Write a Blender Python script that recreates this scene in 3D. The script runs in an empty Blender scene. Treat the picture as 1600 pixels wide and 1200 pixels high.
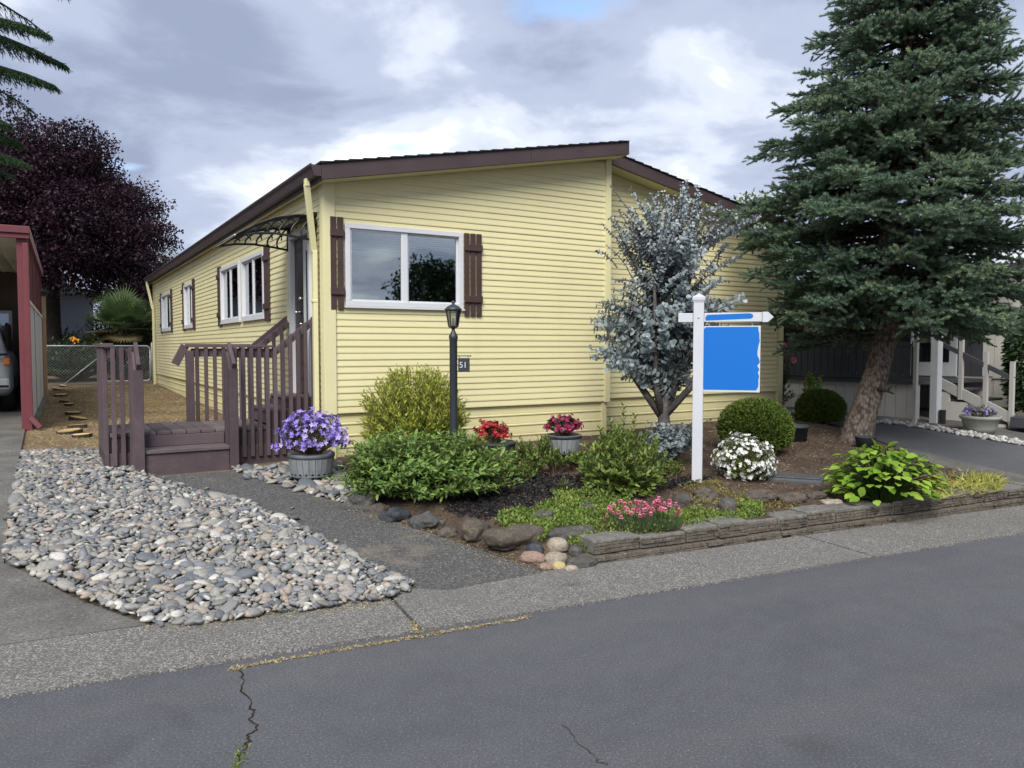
import bpy, bmesh, math, random
import numpy as np
from mathutils import Vector, Matrix, noise as mnoise

# ------------------------------------------------------------------ camera, sky, sun, exposure
scene = bpy.context.scene
col = scene.collection
rng = np.random.default_rng(7)
random.seed(7)
R = math.radians

FPX = 1202.0
PITCH = R(2.76)
CAM_Z = 1.6
cam_data = bpy.data.cameras.new('camera')
cam_data.sensor_width = 36.0
cam_data.lens = 36.0 * FPX / 1600.0
cam_data.clip_end = 2000
cam_ob = bpy.data.objects.new('camera', cam_data)
cam_ob.location = (0, 0, CAM_Z)
cam_ob.rotation_euler = (math.pi / 2 - PITCH, 0, 0)
col.objects.link(cam_ob)
scene.camera = cam_ob

SUN_TO = Vector((-0.08, -0.69, 0.70)).normalized()
world = bpy.data.worlds.new('World')
scene.world = world
world.use_nodes = True
wn, wl = world.node_tree.nodes, world.node_tree.links
wn.clear()
SKY_STRENGTH = 0.12
w_out = wn.new('ShaderNodeOutputWorld')
w_bg = wn.new('ShaderNodeBackground')
w_bg.inputs['Strength'].default_value = SKY_STRENGTH
w_sky = wn.new('ShaderNodeTexSky')
w_sky.sky_type = 'NISHITA'
w_sky.sun_disc = False
w_sky.sun_elevation = math.asin(SUN_TO.z)
w_sky.sun_rotation = math.atan2(SUN_TO.x, SUN_TO.y)
w_tc = wn.new('ShaderNodeTexCoord')
w_sep = wn.new('ShaderNodeSeparateXYZ')
wl.new(w_tc.outputs['Generated'], w_sep.inputs[0])


def wmath(op, a, b=None):
    n = wn.new('ShaderNodeMath'); n.operation = op
    for i, v in enumerate((a, b)):
        if v is None: continue
        if isinstance(v, (int, float)): n.inputs[i].default_value = v
        else: wl.new(v, n.inputs[i])
    return n.outputs[0]


w_den = wmath('ADD', wmath('MAXIMUM', w_sep.outputs['Z'], 0.0), 0.22)
w_cx = wmath('DIVIDE', w_sep.outputs['X'], w_den)
w_cy = wmath('DIVIDE', w_sep.outputs['Y'], w_den)
w_comb = wn.new('ShaderNodeCombineXYZ')
wl.new(w_cx, w_comb.inputs[0]); wl.new(w_cy, w_comb.inputs[1])


def wnoise(scale, detail, rough, off, dist=0.0):
    m = wn.new('ShaderNodeMapping'); m.inputs['Location'].default_value = off
    wl.new(w_comb.outputs[0], m.inputs['Vector'])
    n = wn.new('ShaderNodeTexNoise'); n.inputs['Scale'].default_value = scale
    n.inputs['Detail'].default_value = detail; n.inputs['Roughness'].default_value = rough
    n.inputs['Distortion'].default_value = dist
    wl.new(m.outputs[0], n.inputs['Vector'])
    return n.outputs['Fac']


def wramp(fac, stops):
    r = wn.new('ShaderNodeValToRGB')
    e = r.color_ramp.elements
    while len(e) < len(stops): e.new(0.5)
    for i, (p, c) in enumerate(stops):
        e[i].position = p; e[i].color = (c[0], c[1], c[2], 1)
    r.color_ramp.interpolation = 'EASE'
    wl.new(fac, r.inputs[0])
    return r.outputs[0]


def wcol(c): return tuple(v / SKY_STRENGTH for v in c)


CLOUD_OFF = (3.1, 1.7, 0.0)
w_big = wnoise(0.85, 3.0, 0.5, CLOUD_OFF, 0.3)
w_fine = wnoise(2.3, 9.0, 0.56, (CLOUD_OFF[0] + 5, CLOUD_OFF[1] + 2, 0), 0.25)
w_mix = wmath('ADD', wmath('MULTIPLY', w_big, 0.62), wmath('MULTIPLY', w_fine, 0.38))
w_cloud = wramp(w_mix, [(0.38, wcol((0.53, 0.55, 0.58))), (0.43, wcol((0.35, 0.38, 0.445))), (0.485, wcol((0.235, 0.266, 0.345))), (0.57, wcol((0.155, 0.182, 0.252)))])
w_gap = wramp(wnoise(1.5, 6.0, 0.5, (8.3, 4.4, 0), 0.2), [(0.30, (0, 0, 0)), (0.39, (1, 1, 1))])
w_m = wn.new('ShaderNodeMix'); w_m.data_type = 'RGBA'
wl.new(w_gap, w_m.inputs['Factor'])
wl.new(w_sky.outputs[0], w_m.inputs['A'])
wl.new(w_cloud, w_m.inputs['B'])
wl.new(w_m.outputs['Result'], w_bg.inputs['Color'])
wl.new(w_bg.outputs[0], w_out.inputs['Surface'])

sun_data = bpy.data.lights.new('sun', 'SUN')
sun_data.energy = 2.1
sun_data.angle = R(36)
sun_data.color = (1.0, 0.965, 0.90)
sun_ob = bpy.data.objects.new('sun', sun_data)
sun_ob.rotation_euler = SUN_TO.to_track_quat('Z', 'Y').to_euler()
sun_ob.location = (0, -10, 20)
col.objects.link(sun_ob)

scene.view_settings.view_transform = 'Standard'
scene.view_settings.look = 'None'
scene.view_settings.gamma = 1.0
scene.view_settings.use_curve_mapping = False
scene.view_settings.exposure = 1.24

# ------------------------------------------------------------------ the lie of the land
# the road runs along ROAD_DIR; "n" is the distance across it, away from the camera
RD = Vector((math.sin(R(65.2)), math.cos(R(65.2))))
RN = Vector((-RD.y, RD.x))
TH = R(31.2)                                     # the houses stand at this angle
U = Vector((math.cos(TH), math.sin(TH)))
V = Vector((-math.sin(TH), math.cos(TH)))
CORNER = Vector((-2.015, 8.35))                  # near corner of the yellow house
N_ROAD, N_STRIP, N_LEVEL, N_FAR = 4.08, 4.80, 8.40, 32.0
BASE_Z = 0.35


def nn(x, y): return RN.x * x + RN.y * y


def gz(x, y):
    n = nn(x, y)
    if n < N_STRIP: return 0.0
    if n < N_LEVEL: return BASE_Z * (n - N_STRIP) / (N_LEVEL - N_STRIP)
    return BASE_Z + (min(n, N_FAR) - N_LEVEL) * 0.0165


def L(u, v):
    p = CORNER + U * u + V * v
    return (p.x, p.y)


def uv_of(x, y):
    d = Vector((x, y)) - CORNER
    return d.dot(U), d.dot(V)


def ray(px, py):
    a, b = (px - 800) / FPX, (600 - py) / FPX
    return Vector((a, math.cos(PITCH) + b * math.sin(PITCH), -math.sin(PITCH) + b * math.cos(PITCH)))


def at(px, py, depth):
    d = ray(px, py)
    return Vector((0, 0, CAM_Z)) + d * (depth / d.y)


def gp(px, py, h=None):
    h = h or gz
    d = ray(px, py); t = 1.0
    while t < 80:
        p = Vector((0, 0, CAM_Z)) + d * t
        if p.z <= h(p.x, p.y): break
        t += 0.01
    return Vector((p.x, p.y, h(p.x, p.y)))


# ------------------------------------------------------------------ materials
MATS = {}


class NT:
    def __init__(self, name):
        self.m = bpy.data.materials.new(name); self.m.use_nodes = True
        self.n, self.l = self.m.node_tree.nodes, self.m.node_tree.links
        self.b = self.n['Principled BSDF']; self.out = self.n['Material Output']
        MATS[name] = self.m

    def new(self, t, **kw):
        o = self.n.new(t)
        for k, v in kw.items(): setattr(o, k, v)
        return o

    def coords(self, kind='Object', scale=(1, 1, 1)):
        tc = self.new('ShaderNodeTexCoord'); mp = self.new('ShaderNodeMapping')
        mp.inputs['Scale'].default_value = scale
        self.l.new(tc.outputs[kind], mp.inputs[0]); return mp.outputs[0]

    def world(self, scale=(1, 1, 1)):
        g = self.new('ShaderNodeNewGeometry'); mp = self.new('ShaderNodeMapping')
        mp.inputs['Scale'].default_value = scale
        self.l.new(g.outputs['Position'], mp.inputs[0]); return mp.outputs[0]

    def noise(self, vec, scale, detail=4, rough=0.55, dist=0.0):
        t = self.new('ShaderNodeTexNoise')
        t.inputs['Scale'].default_value = scale; t.inputs['Detail'].default_value = detail
        t.inputs['Roughness'].default_value = rough; t.inputs['Distortion'].default_value = dist
        self.l.new(vec, t.inputs['Vector']); return t.outputs['Fac']

    def voro(self, vec, scale, out='Distance', feature='F1'):
        t = self.new('ShaderNodeTexVoronoi', feature=feature)
        t.inputs['Scale'].default_value = scale
        self.l.new(vec, t.inputs['Vector']); return t.outputs[out]

    def ramp(self, fac, stops, interp='LINEAR'):
        r = self.new('ShaderNodeValToRGB'); e = r.color_ramp.elements
        while len(e) < len(stops): e.new(0.5)
        for i, (p, c) in enumerate(stops):
            if isinstance(c, (int, float)): c = (c, c, c)
            e[i].position = p; e[i].color = (c[0], c[1], c[2], 1)
        r.color_ramp.interpolation = interp
        self.l.new(fac, r.inputs[0]); return r.outputs[0]

    def mix(self, fac, a, b, mode='MIX'):
        m = self.new('ShaderNodeMix', data_type='RGBA', blend_type=mode)
        for s, v in (('Factor', fac), ('A', a), ('B', b)):
            i = m.inputs[s] if s != 'Factor' else m.inputs[0]
            if s == 'A': i = m.inputs[6]
            if s == 'B': i = m.inputs[7]
            if isinstance(v, (int, float)) and s == 'Factor': i.default_value = v
            elif isinstance(v, (tuple, list)): i.default_value = (v[0], v[1], v[2], 1)
            else: self.l.new(v, i)
        return m.outputs[2]

    def bump(self, h, strength=0.3, dist=0.01):
        b = self.new('ShaderNodeBump'); b.inputs['Strength'].default_value = strength
        b.inputs['Distance'].default_value = dist
        self.l.new(h, b.inputs['Height']); self.l.new(b.outputs[0], self.b.inputs['Normal'])

    def color(self, c):
        if isinstance(c, (tuple, list)): self.b.inputs['Base Color'].default_value = (c[0], c[1], c[2], 1)
        else: self.l.new(c, self.b.inputs['Base Color'])

    def rough(self, v, spec=0.3):
        if isinstance(v, (int, float)): self.b.inputs['Roughness'].default_value = v
        else: self.l.new(v, self.b.inputs['Roughness'])
        self.b.inputs['Specular IOR Level'].default_value = spec


def paint(name, c, var=0.12, scale=3.0, rough=0.6, spec=0.3, grain=0.0, metal=0.0, dirt=None, stretch=(1, 1, 1)):
    t = NT(name); vec = t.world(stretch)
    f = t.noise(vec, scale, 5, 0.6)
    lo = tuple(v * (1 - var) for v in c); hi = tuple(min(v * (1 + var), 0.95) for v in c)
    cc = t.ramp(f, [(0.3, lo), (0.7, hi)])
    f2 = t.noise(vec, scale * 14, 3, 0.6)
    cc = t.mix(t.ramp(f2, [(0.35, 0.0), (0.75, 0.35)]), cc, tuple(v * (1 - var * 1.2) for v in c))
    if dirt:
        f3 = t.noise(t.world((1.2, 1.2, 0.35)), 2.2, 6, 0.65)
        cc = t.mix(t.ramp(f3, [(0.55, 0.0), (0.8, 0.35)]), cc, dirt)
    t.color(cc); t.rough(rough, spec); t.b.inputs['Metallic'].default_value = metal
    if grain: t.bump(f2, grain, 0.004)
    return t.m


def wood(name, c, c2, rough=0.75):
    t = NT(name); vec = t.coords('Object', (1, 1, 1))
    f = t.noise(t.world((1, 1, 1)), 3.0, 6, 0.6)
    g = t.noise(t.world((9, 9, 9)), 4.0, 5, 0.6, 1.2)
    cc = t.ramp(f, [(0.3, c), (0.75, c2)])
    cc = t.mix(t.ramp(g, [(0.4, 0.0), (0.8, 0.5)]), cc, tuple(v * 0.7 for v in c))
    oi = t.new('ShaderNodeObjectInfo')                         # no two boards weather alike
    cc = t.mix(t.ramp(oi.outputs['Random'], [(0.0, 0.45), (0.5, 0.0)]), cc, tuple(v * 0.72 for v in c))
    cc = t.mix(t.ramp(oi.outputs['Random'], [(0.5, 0.0), (1.0, 0.40)]), cc, tuple(v * 1.3 for v in c2))
    wear = t.noise(t.world((2, 2, 2)), 6.0, 7, 0.7, .5)
    cc = t.mix(t.ramp(wear, [(0.60, 0.0), (0.72, 0.45)]), cc, tuple(v * 1.7 for v in c2))
    t.color(cc); t.rough(rough, 0.25); t.bump(g, 0.25, 0.004)
    return t.m


def leafmat(name, c0, c1, c2, rough=0.5, trans=0.25, spec=0.25):
    """colour varies leaf by leaf through the 'tint' attribute"""
    t = NT(name)
    a = t.new('ShaderNodeAttribute', attribute_name='tint')
    cc = t.ramp(a.outputs['Fac'], [(0.0, c0), (0.5, c1), (1.0, c2)])
    t.color(cc); t.rough(rough, spec)
    tr = t.new('ShaderNodeBsdfTranslucent'); t.l.new(cc, tr.inputs['Color'])
    mx = t.new('ShaderNodeMixShader'); mx.inputs[0].default_value = trans
    t.l.new(t.b.outputs[0], mx.inputs[1]); t.l.new(tr.outputs[0], mx.inputs[2])
    t.l.new(mx.outputs[0], t.out.inputs['Surface'])
    return t.m


def glassmat(name, tint=(0.75, 0.8, 0.82), refl=1.5):
    t = NT(name)
    tr = t.new('ShaderNodeBsdfTransparent'); tr.inputs[0].default_value = (*tint, 1)
    gl = t.new('ShaderNodeBsdfGlossy'); gl.inputs['Roughness'].default_value = 0.015
    gl.inputs['Color'].default_value = (0.86, 0.9, 0.93, 1)
    fr = t.new('ShaderNodeFresnel'); fr.inputs[0].default_value = refl
    f = t.new('ShaderNodeMath', operation='MULTIPLY_ADD')
    t.l.new(fr.outputs[0], f.inputs[0]); f.inputs[1].default_value = 1.6; f.inputs[2].default_value = 0.16
    f.use_clamp = True
    mx = t.new('ShaderNodeMixShader')
    t.l.new(f.outputs[0], mx.inputs[0]); t.l.new(tr.outputs[0], mx.inputs[1]); t.l.new(gl.outputs[0], mx.inputs[2])
    t.l.new(mx.outputs[0], t.out.inputs['Surface'])
    return t.m


paint('siding', (0.635, 0.585, 0.338), 0.035, 1.3, 0.5, 0.35, dirt=(0.53, 0.48, 0.27))
paint('skirting', (0.615, 0.565, 0.312), 0.06, 1.5, 0.5, 0.35, dirt=(0.48, 0.41, 0.22))
paint('yellow_trim', (0.63, 0.595, 0.35), 0.05, 2.0, 0.5, 0.3, dirt=(0.5, 0.42, 0.2))
paint('brown_trim', (0.062, 0.043, 0.045), 0.15, 2.5, 0.55, 0.3)
paint('shutter_brown', (0.060, 0.038, 0.036), 0.15, 6, 0.6, 0.25, grain=0.1)
paint('white_vinyl', (0.55, 0.565, 0.585), 0.04, 3, 0.4, 0.4, dirt=(0.6, 0.6, 0.58))
paint('white_paint', (0.50, 0.515, 0.55), 0.04, 3, 0.45, 0.35)
paint('black_metal', (0.018, 0.018, 0.02), 0.2, 5, 0.4, 0.5)
paint('lamp_black', (0.03, 0.035, 0.045), 0.15, 5, 0.45, 0.4)
paint('door_brown', (0.022, 0.014, 0.014), 0.2, 5, 0.35, 0.5)
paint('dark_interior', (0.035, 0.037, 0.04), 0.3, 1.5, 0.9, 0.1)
paint('blind', (0.55, 0.60, 0.58), 0.05, 4, 0.6, 0.3)
paint('blind_green', (0.16, 0.24, 0.21), 0.1, 4, 0.6, 0.3)
wood('deck_wood', (0.070, 0.050, 0.057), (0.112, 0.084, 0.092))
wood('deck_tread', (0.095, 0.075, 0.078), (0.155, 0.125, 0.125))
paint('nickel', (0.6, 0.58, 0.55), 0.05, 4, 0.3, 0.5, metal=1.0)
paint('carport_red', (0.135, 0.034, 0.042), 0.12, 3, 0.5, 0.4, dirt=(0.22, 0.06, 0.06))
paint('carport_ceiling', (0.55, 0.53, 0.47), 0.06, 2, 0.7, 0.2)
paint('carport_wall', (0.10, 0.075, 0.065), 0.2, 2, 0.8, 0.2)
paint('galvanised', (0.42, 0.44, 0.45), 0.1, 6, 0.5, 0.4, metal=0.4)
wood('tan_wood', (0.36, 0.24, 0.13), (0.46, 0.33, 0.19))
wood('cut_wood', (0.45, 0.30, 0.12), (0.62, 0.46, 0.22))
wood('bark_brown', (0.09, 0.06, 0.04), (0.16, 0.11, 0.075))
paint('car_silver', (0.45, 0.47, 0.48), 0.04, 2, 0.3, 0.6, metal=0.3)
paint('tyre', (0.02, 0.02, 0.02), 0.2, 8, 0.8, 0.2)
paint('amber_lens', (0.75, 0.22, 0.03), 0.05, 8, 0.2, 0.6)
paint('barrel_grey', (0.20, 0.215, 0.225), 0.2, 3, 0.7, 0.3, grain=0.3, stretch=(6, 6, 1.0))
paint('barrel_band', (0.10, 0.11, 0.12), 0.2, 5, 0.5, 0.4)
paint('pot_dark', (0.035, 0.04, 0.045), 0.2, 5, 0.6, 0.3)
paint('pot_stone', (0.30, 0.30, 0.27), 0.15, 5, 0.8, 0.2)
paint('potting_soil', (0.03, 0.022, 0.016), 0.4, 30, 0.95, 0.1, grain=0.6)
paint('sign_blue', (0.003, 0.128, 0.48), 0.02, 3, 0.5, 0.3)
paint('utility_lid', (0.075, 0.08, 0.085), 0.15, 8, 0.7, 0.3, grain=0.2)
paint('neighbour_beige', (0.56, 0.54, 0.50), 0.06, 1.2, 0.75, 0.2, dirt=(0.3, 0.28, 0.25))
paint('neighbour_charcoal', (0.06, 0.062, 0.07), 0.12, 2, 0.7, 0.25)
paint('neighbour_post', (0.42, 0.41, 0.39), 0.08, 3, 0.6, 0.3)
paint('neighbour_roof', (0.33, 0.36, 0.38), 0.06, 2, 0.6, 0.3)
paint('far_house_blue', (0.28, 0.32, 0.38), 0.06, 1.0, 0.8, 0.2)
paint('house_opposite', (0.42, 0.43, 0.42), 0.06, 1.0, 0.8, 0.2)
# splash dirt at the foot of the skirting
def splash(mat, z0, z1, c):
    nt = MATS[mat].node_tree; b = nt.nodes['Principled BSDF']; src = b.inputs['Base Color'].links[0].from_socket
    g = nt.nodes.new('ShaderNodeNewGeometry'); sp = nt.nodes.new('ShaderNodeSeparateXYZ'); nt.links.new(g.outputs['Position'], sp.inputs[0])
    n = nt.nodes.new('ShaderNodeTexNoise'); n.inputs['Scale'].default_value = 7; n.inputs['Detail'].default_value = 7; nt.links.new(g.outputs['Position'], n.inputs['Vector'])
    mr = nt.nodes.new('ShaderNodeMapRange'); mr.inputs[1].default_value = z0; mr.inputs[2].default_value = z1; mr.inputs[3].default_value = 1.1; mr.inputs[4].default_value = 0; nt.links.new(sp.outputs[2], mr.inputs[0])
    m = nt.nodes.new('ShaderNodeMath'); m.operation = 'MULTIPLY'; nt.links.new(mr.outputs[0], m.inputs[0]); nt.links.new(n.outputs['Fac'], m.inputs[1])
    x = nt.nodes.new('ShaderNodeMix'); x.data_type = 'RGBA'; nt.links.new(m.outputs[0], x.inputs[0]); nt.links.new(src, x.inputs[6]); x.inputs[7].default_value = (*c, 1); nt.links.new(x.outputs[2], b.inputs['Base Color'])


splash('skirting', 0.30, 0.62, (0.30, 0.24, 0.15))
glassmat('window_glass')
glassmat('lantern_glass', (0.9, 0.88, 0.8), 1.35)

t = NT('shingles'); vec = t.world()
f = t.noise(vec, 30, 4, 0.7)
t.color(t.ramp(f, [(0.3, (0.012, 0.012, 0.014)), (0.7, (0.045, 0.043, 0.045))])); t.rough(0.9, 0.1); t.bump(f, 0.5, 0.01)

t = NT('asphalt'); vec = t.world()
big = t.noise(vec, 0.45, 7, 0.68, 1.2); grit = t.noise(vec, 90, 4, 0.75); med = t.noise(vec, 7, 6, 0.65)
base = t.ramp(big, [(0.32, (0.072, 0.075, 0.085)), (0.5, (0.094, 0.097, 0.108)), (0.66, (0.116, 0.119, 0.129))])
dn = t.new('ShaderNodeVectorMath', operation='DOT_PRODUCT'); t.l.new(vec, dn.inputs[0]); dn.inputs[1].default_value = (-0.4195, 0.9078, 0)
cmb = t.new('ShaderNodeCombineXYZ'); t.l.new(dn.outputs['Value'], cmb.inputs[0])
base = t.mix(t.ramp(t.noise(cmb.outputs[0], 1.5, 3, 0.5), [(0.40, 0.0), (0.62, 0.45)]), base, (0.125, 0.125, 0.13))      # wheel-worn bands
base = t.mix(t.ramp(t.noise(vec, 1.1, 3, 0.5, 0.4), [(0.63, 0.0), (0.70, 0.5)]), base, (0.055, 0.055, 0.06))             # old stains
base = t.mix(t.ramp(med, [(0.35, 0.35), (0.7, 0.0)]), base, (0.066, 0.067, 0.074))
base = t.mix(t.ramp(grit, [(0.35, 0.6), (0.55, 0.0)]), base, (0.038, 0.039, 0.043))
base = t.mix(t.ramp(grit, [(0.57, 0.0), (0.70, 0.7)]), base, (0.24, 0.24, 0.245))
sp = t.voro(vec, 34)
spk = t.mix(t.ramp(sp, [(0.05, 1.0), (0.11, 0.0)]), (0, 0, 0), t.ramp(t.noise(vec, 21, 2), [(0.60, 0.0), (0.66, 0.8)]))
base = t.mix(spk, base, (0.42, 0.42, 0.41))
t.color(base); t.rough(0.85, 0.22); t.bump(grit, 0.55, 0.006)

t = NT('aggregate'); vec = t.world()
cell = t.voro(vec, 120, 'Color'); dist = t.voro(vec, 120); big = t.noise(vec, 1.4, 5, 0.6)
sep = t.new('ShaderNodeSeparateColor'); t.l.new(cell, sep.inputs[0])
base = t.ramp(sep.outputs[0], [(0.0, (0.10, 0.10, 0.095)), (0.45, (0.165, 0.16, 0.15)), (0.8, (0.26, 0.25, 0.23)), (1.0, (0.42, 0.40, 0.37))])
base = t.mix(t.ramp(dist, [(0.3, 0.0), (0.75, 0.7)]), base, (0.06, 0.058, 0.055))
base = t.mix(t.ramp(big, [(0.45, 0.0), (0.75, 0.6)]), base, (0.115, 0.11, 0.10))
t.color(base); t.rough(0.85, 0.2); t.bump(dist, -0.6, 0.01)

t = NT('path_asphalt'); vec = t.world()
cell = t.voro(vec, 95, 'Color'); dist = t.voro(vec, 95); big = t.noise(vec, 1.1, 6, 0.65, 0.4)
sep = t.new('ShaderNodeSeparateColor'); t.l.new(cell, sep.inputs[0])
base = t.ramp(sep.outputs[0], [(0.0, (0.055, 0.055, 0.055)), (0.7, (0.105, 0.103, 0.10)), (0.95, (0.16, 0.155, 0.145)), (1.0, (0.25, 0.24, 0.22))])
base = t.mix(t.ramp(dist, [(0.35, 0.0), (0.8, 0.6)]), base, (0.045, 0.045, 0.045))
base = t.mix(t.ramp(big, [(0.54, 0.0), (0.68, 0.6)]), base, (0.24, 0.20, 0.15))
t.color(base); t.rough(0.9, 0.15); t.bump(dist, -0.4, 0.008)

t = NT('concrete'); vec = t.world()
f = t.noise(vec, 1.6, 8, 0.65, 0.3); g = t.noise(vec, 60, 3, 0.7)
base = t.ramp(f, [(0.3, (0.085, 0.082, 0.076)), (0.5, (0.13, 0.125, 0.115)), (0.7, (0.185, 0.178, 0.162))])
base = t.mix(t.ramp(g, [(0.60, 0.0), (0.72, 0.6)]), t.mix(t.ramp(g, [(0.35, 0.7), (0.55, 0.0)]), base, (0.06, 0.058, 0.055)), (0.30, 0.29, 0.27))
t.color(base); t.rough(0.9, 0.15); t.bump(g, 0.35, 0.005)

t = NT('dirt'); vec = t.world()
f = t.noise(vec, 0.9, 8, 0.65, 0.5); g = t.noise(vec, 28, 5, 0.7)
base = t.ramp(f, [(0.30, (0.105, 0.078, 0.056)), (0.5, (0.18, 0.132, 0.085)), (0.7, (0.30, 0.225, 0.125))])
base = t.mix(t.ramp(g, [(0.35, 0.55), (0.6, 0.0)]), base, (0.075, 0.048, 0.03))
base = t.mix(t.ramp(g, [(0.62, 0.0), (0.75, 0.5)]), base, (0.42, 0.32, 0.17))
t.color(base); t.rough(0.95, 0.1); t.bump(g, 0.7, 0.03)

t = NT('bed_soil'); vec = t.world()
f = t.noise(vec, 2.5, 6, 0.65); g = t.noise(vec, 45, 4, 0.7)
base = t.ramp(f, [(0.35, (0.075, 0.055, 0.042)), (0.7, (0.16, 0.118, 0.088))])
base = t.mix(t.ramp(g, [(0.35, 0.6), (0.6, 0.0)]), base, (0.03, 0.022, 0.017))
t.color(base); t.rough(0.95, 0.1); t.bump(g, 0.8, 0.03)

t = NT('pebble_ground'); vec = t.world()
t.color(t.ramp(t.noise(vec, 25, 4), [(0.35, (0.05, 0.045, 0.04)), (0.7, (0.13, 0.11, 0.085))])); t.rough(0.95, 0.1)

PEB = [(0.0, (0.085, 0.098, 0.115)), (0.16, (0.145, 0.157, 0.172)), (0.30, (0.21, 0.215, 0.218)), (0.44, (0.17, 0.163, 0.148)),
       (0.56, (0.27, 0.265, 0.245)), (0.70, (0.30, 0.285, 0.25)), (0.82, (0.32, 0.255, 0.195)), (0.92, (0.40, 0.38, 0.345)), (1.0, (0.54, 0.52, 0.48))]


def stone_mat(name, stops, source):
    t = NT(name); vec = t.coords('Object')
    if source == 'object':
        o = t.new('ShaderNodeObjectInfo'); fac = o.outputs['Random']
    else:
        o = t.new('ShaderNodeAttribute', attribute_name='tint'); fac = o.outputs['Fac']
    c = t.ramp(fac, stops)
    v = t.world()
    g = t.noise(v, 55, 5, 0.65); h = t.noise(v, 220, 2, 0.6)
    c = t.mix(t.ramp(g, [(0.35, 0.4), (0.65, 0.0)]), c, (0.10, 0.10, 0.10))
    c = t.mix(t.ramp(h, [(0.58, 0.0), (0.75, 0.3)]), c, (0.6, 0.58, 0.54))
    t.color(c); t.rough(0.65, 0.3); t.bump(h, 0.12, 0.003)
    return t.m


stone_mat('pebble_single', PEB, 'object')
stone_mat('pebble_mass', PEB, 'tint')
stone_mat('white_stone_mass', [(0.0, (0.30, 0.29, 0.27)), (0.5, (0.5, 0.49, 0.46)), (1.0, (0.68, 0.67, 0.64))], 'tint')


def rock_mat(name, c0, c1, moss=None):
    t = NT(name); v = t.world()
    f = t.noise(v, 9, 8, 0.72, 0.5); g = t.noise(v, 45, 5, 0.7)
    c = t.ramp(f, [(0.3, tuple(x * .7 for x in c0)), (0.5, c0), (0.72, c1)])
    c = t.mix(t.ramp(g, [(0.35, 0.55), (0.6, 0.0)]), c, tuple(x * 0.45 for x in c0))
    if moss: c = t.mix(t.ramp(t.noise(v, 9, 5, 0.7), [(0.52, 0.0), (0.62, 0.75)]), c, moss)
    t.color(c); t.rough(0.9, 0.15); t.bump(g, 0.9, 0.02)
    return t.m


rock_mat('rock_grey', (0.10, 0.095, 0.09), (0.19, 0.185, 0.175))
rock_mat('rock_brown', (0.115, 0.098, 0.083), (0.225, 0.20, 0.17), (0.085, 0.072, 0.035))
rock_mat('rock_dark', (0.055, 0.06, 0.068), (0.11, 0.115, 0.125))
rock_mat('rock_pale', (0.36, 0.31, 0.245), (0.52, 0.46, 0.37))
rock_mat('rock_yellow', (0.55, 0.45, 0.22), (0.66, 0.57, 0.33))
rock_mat('rock_pink', (0.34, 0.24, 0.19), (0.46, 0.35, 0.29))
rock_mat('block_cap', (0.19, 0.183, 0.165), (0.29, 0.28, 0.255))
rock_mat('block_face', (0.15, 0.13, 0.105), (0.29, 0.255, 0.205), (0.05, 0.042, 0.035))

t = NT('spruce_bark'); v = t.world((1, 1, 0.55))
d = t.voro(v, 30); g = t.noise(v, 35, 5, 0.7)
c = t.ramp(d, [(0.05, (0.21, 0.18, 0.165)), (0.45, (0.135, 0.112, 0.10)), (0.75, (0.045, 0.036, 0.032))])
c = t.mix(t.ramp(g, [(0.4, 0.5), (0.65, 0.0)]), c, (0.075, 0.055, 0.045))
t.color(c); t.rough(0.95, 0.1); t.bump(d, -1.0, 0.04)
rock_mat('bark_dark', (0.05, 0.042, 0.036), (0.10, 0.085, 0.072))
rock_mat('bark_grey', (0.11, 0.10, 0.092), (0.20, 0.185, 0.17))

leafmat('spruce_needles', (0.056, 0.102, 0.068), (0.136, 0.206, 0.136), (0.26, 0.32, 0.18), 0.55, 0.22)
leafmat('cedar_needles', (0.02, 0.05, 0.028), (0.045, 0.09, 0.045), (0.09, 0.15, 0.06), 0.6, 0.2)
leafmat('plum_leaf', (0.013, 0.007, 0.013), (0.027, 0.011, 0.021), (0.058, 0.020, 0.032), 0.5, 0.2)
leafmat('euc_leaf', (0.14, 0.18, 0.18), (0.27, 0.315, 0.325), (0.44, 0.47, 0.50), 0.6, 0.12)
leafmat('gold_leaf', (0.13, 0.20, 0.028), (0.31, 0.365, 0.05), (0.60, 0.58, 0.12), 0.5, 0.3)
leafmat('hyper_leaf', (0.058, 0.115, 0.03), (0.13, 0.22, 0.05), (0.28, 0.37, 0.10), 0.45, 0.25)
leafmat('laurel_leaf', (0.06, 0.11, 0.022), (0.14, 0.21, 0.045), (0.28, 0.34, 0.08), 0.45, 0.28)
leafmat('box_leaf', (0.035, 0.065, 0.014), (0.085, 0.13, 0.022), (0.17, 0.22, 0.04), 0.5, 0.2)
leafmat('hydrangea_leaf', (0.10, 0.20, 0.02), (0.20, 0.34, 0.035), (0.32, 0.45, 0.07), 0.45, 0.3)
leafmat('cover_leaf', (0.075, 0.12, 0.028), (0.145, 0.21, 0.042), (0.26, 0.32, 0.075), 0.5, 0.25)
leafmat('brownish_cover', (0.12, 0.10, 0.03), (0.22, 0.18, 0.06), (0.20, 0.24, 0.06), 0.6, 0.2)
leafmat('dusky_leaf', (0.045, 0.07, 0.03), (0.08, 0.12, 0.05), (0.15, 0.19, 0.09), 0.5, 0.2)
leafmat('hedge_leaf', (0.014, 0.032, 0.014), (0.032, 0.062, 0.024), (0.07, 0.11, 0.04), 0.5, 0.2)
leafmat('green_tree_leaf', (0.05, 0.085, 0.02), (0.10, 0.15, 0.035), (0.19, 0.25, 0.06), 0.5, 0.3)
leafmat('palm_leaf', (0.05, 0.09, 0.035), (0.10, 0.155, 0.06), (0.19, 0.23, 0.10), 0.5, 0.2)
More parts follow.
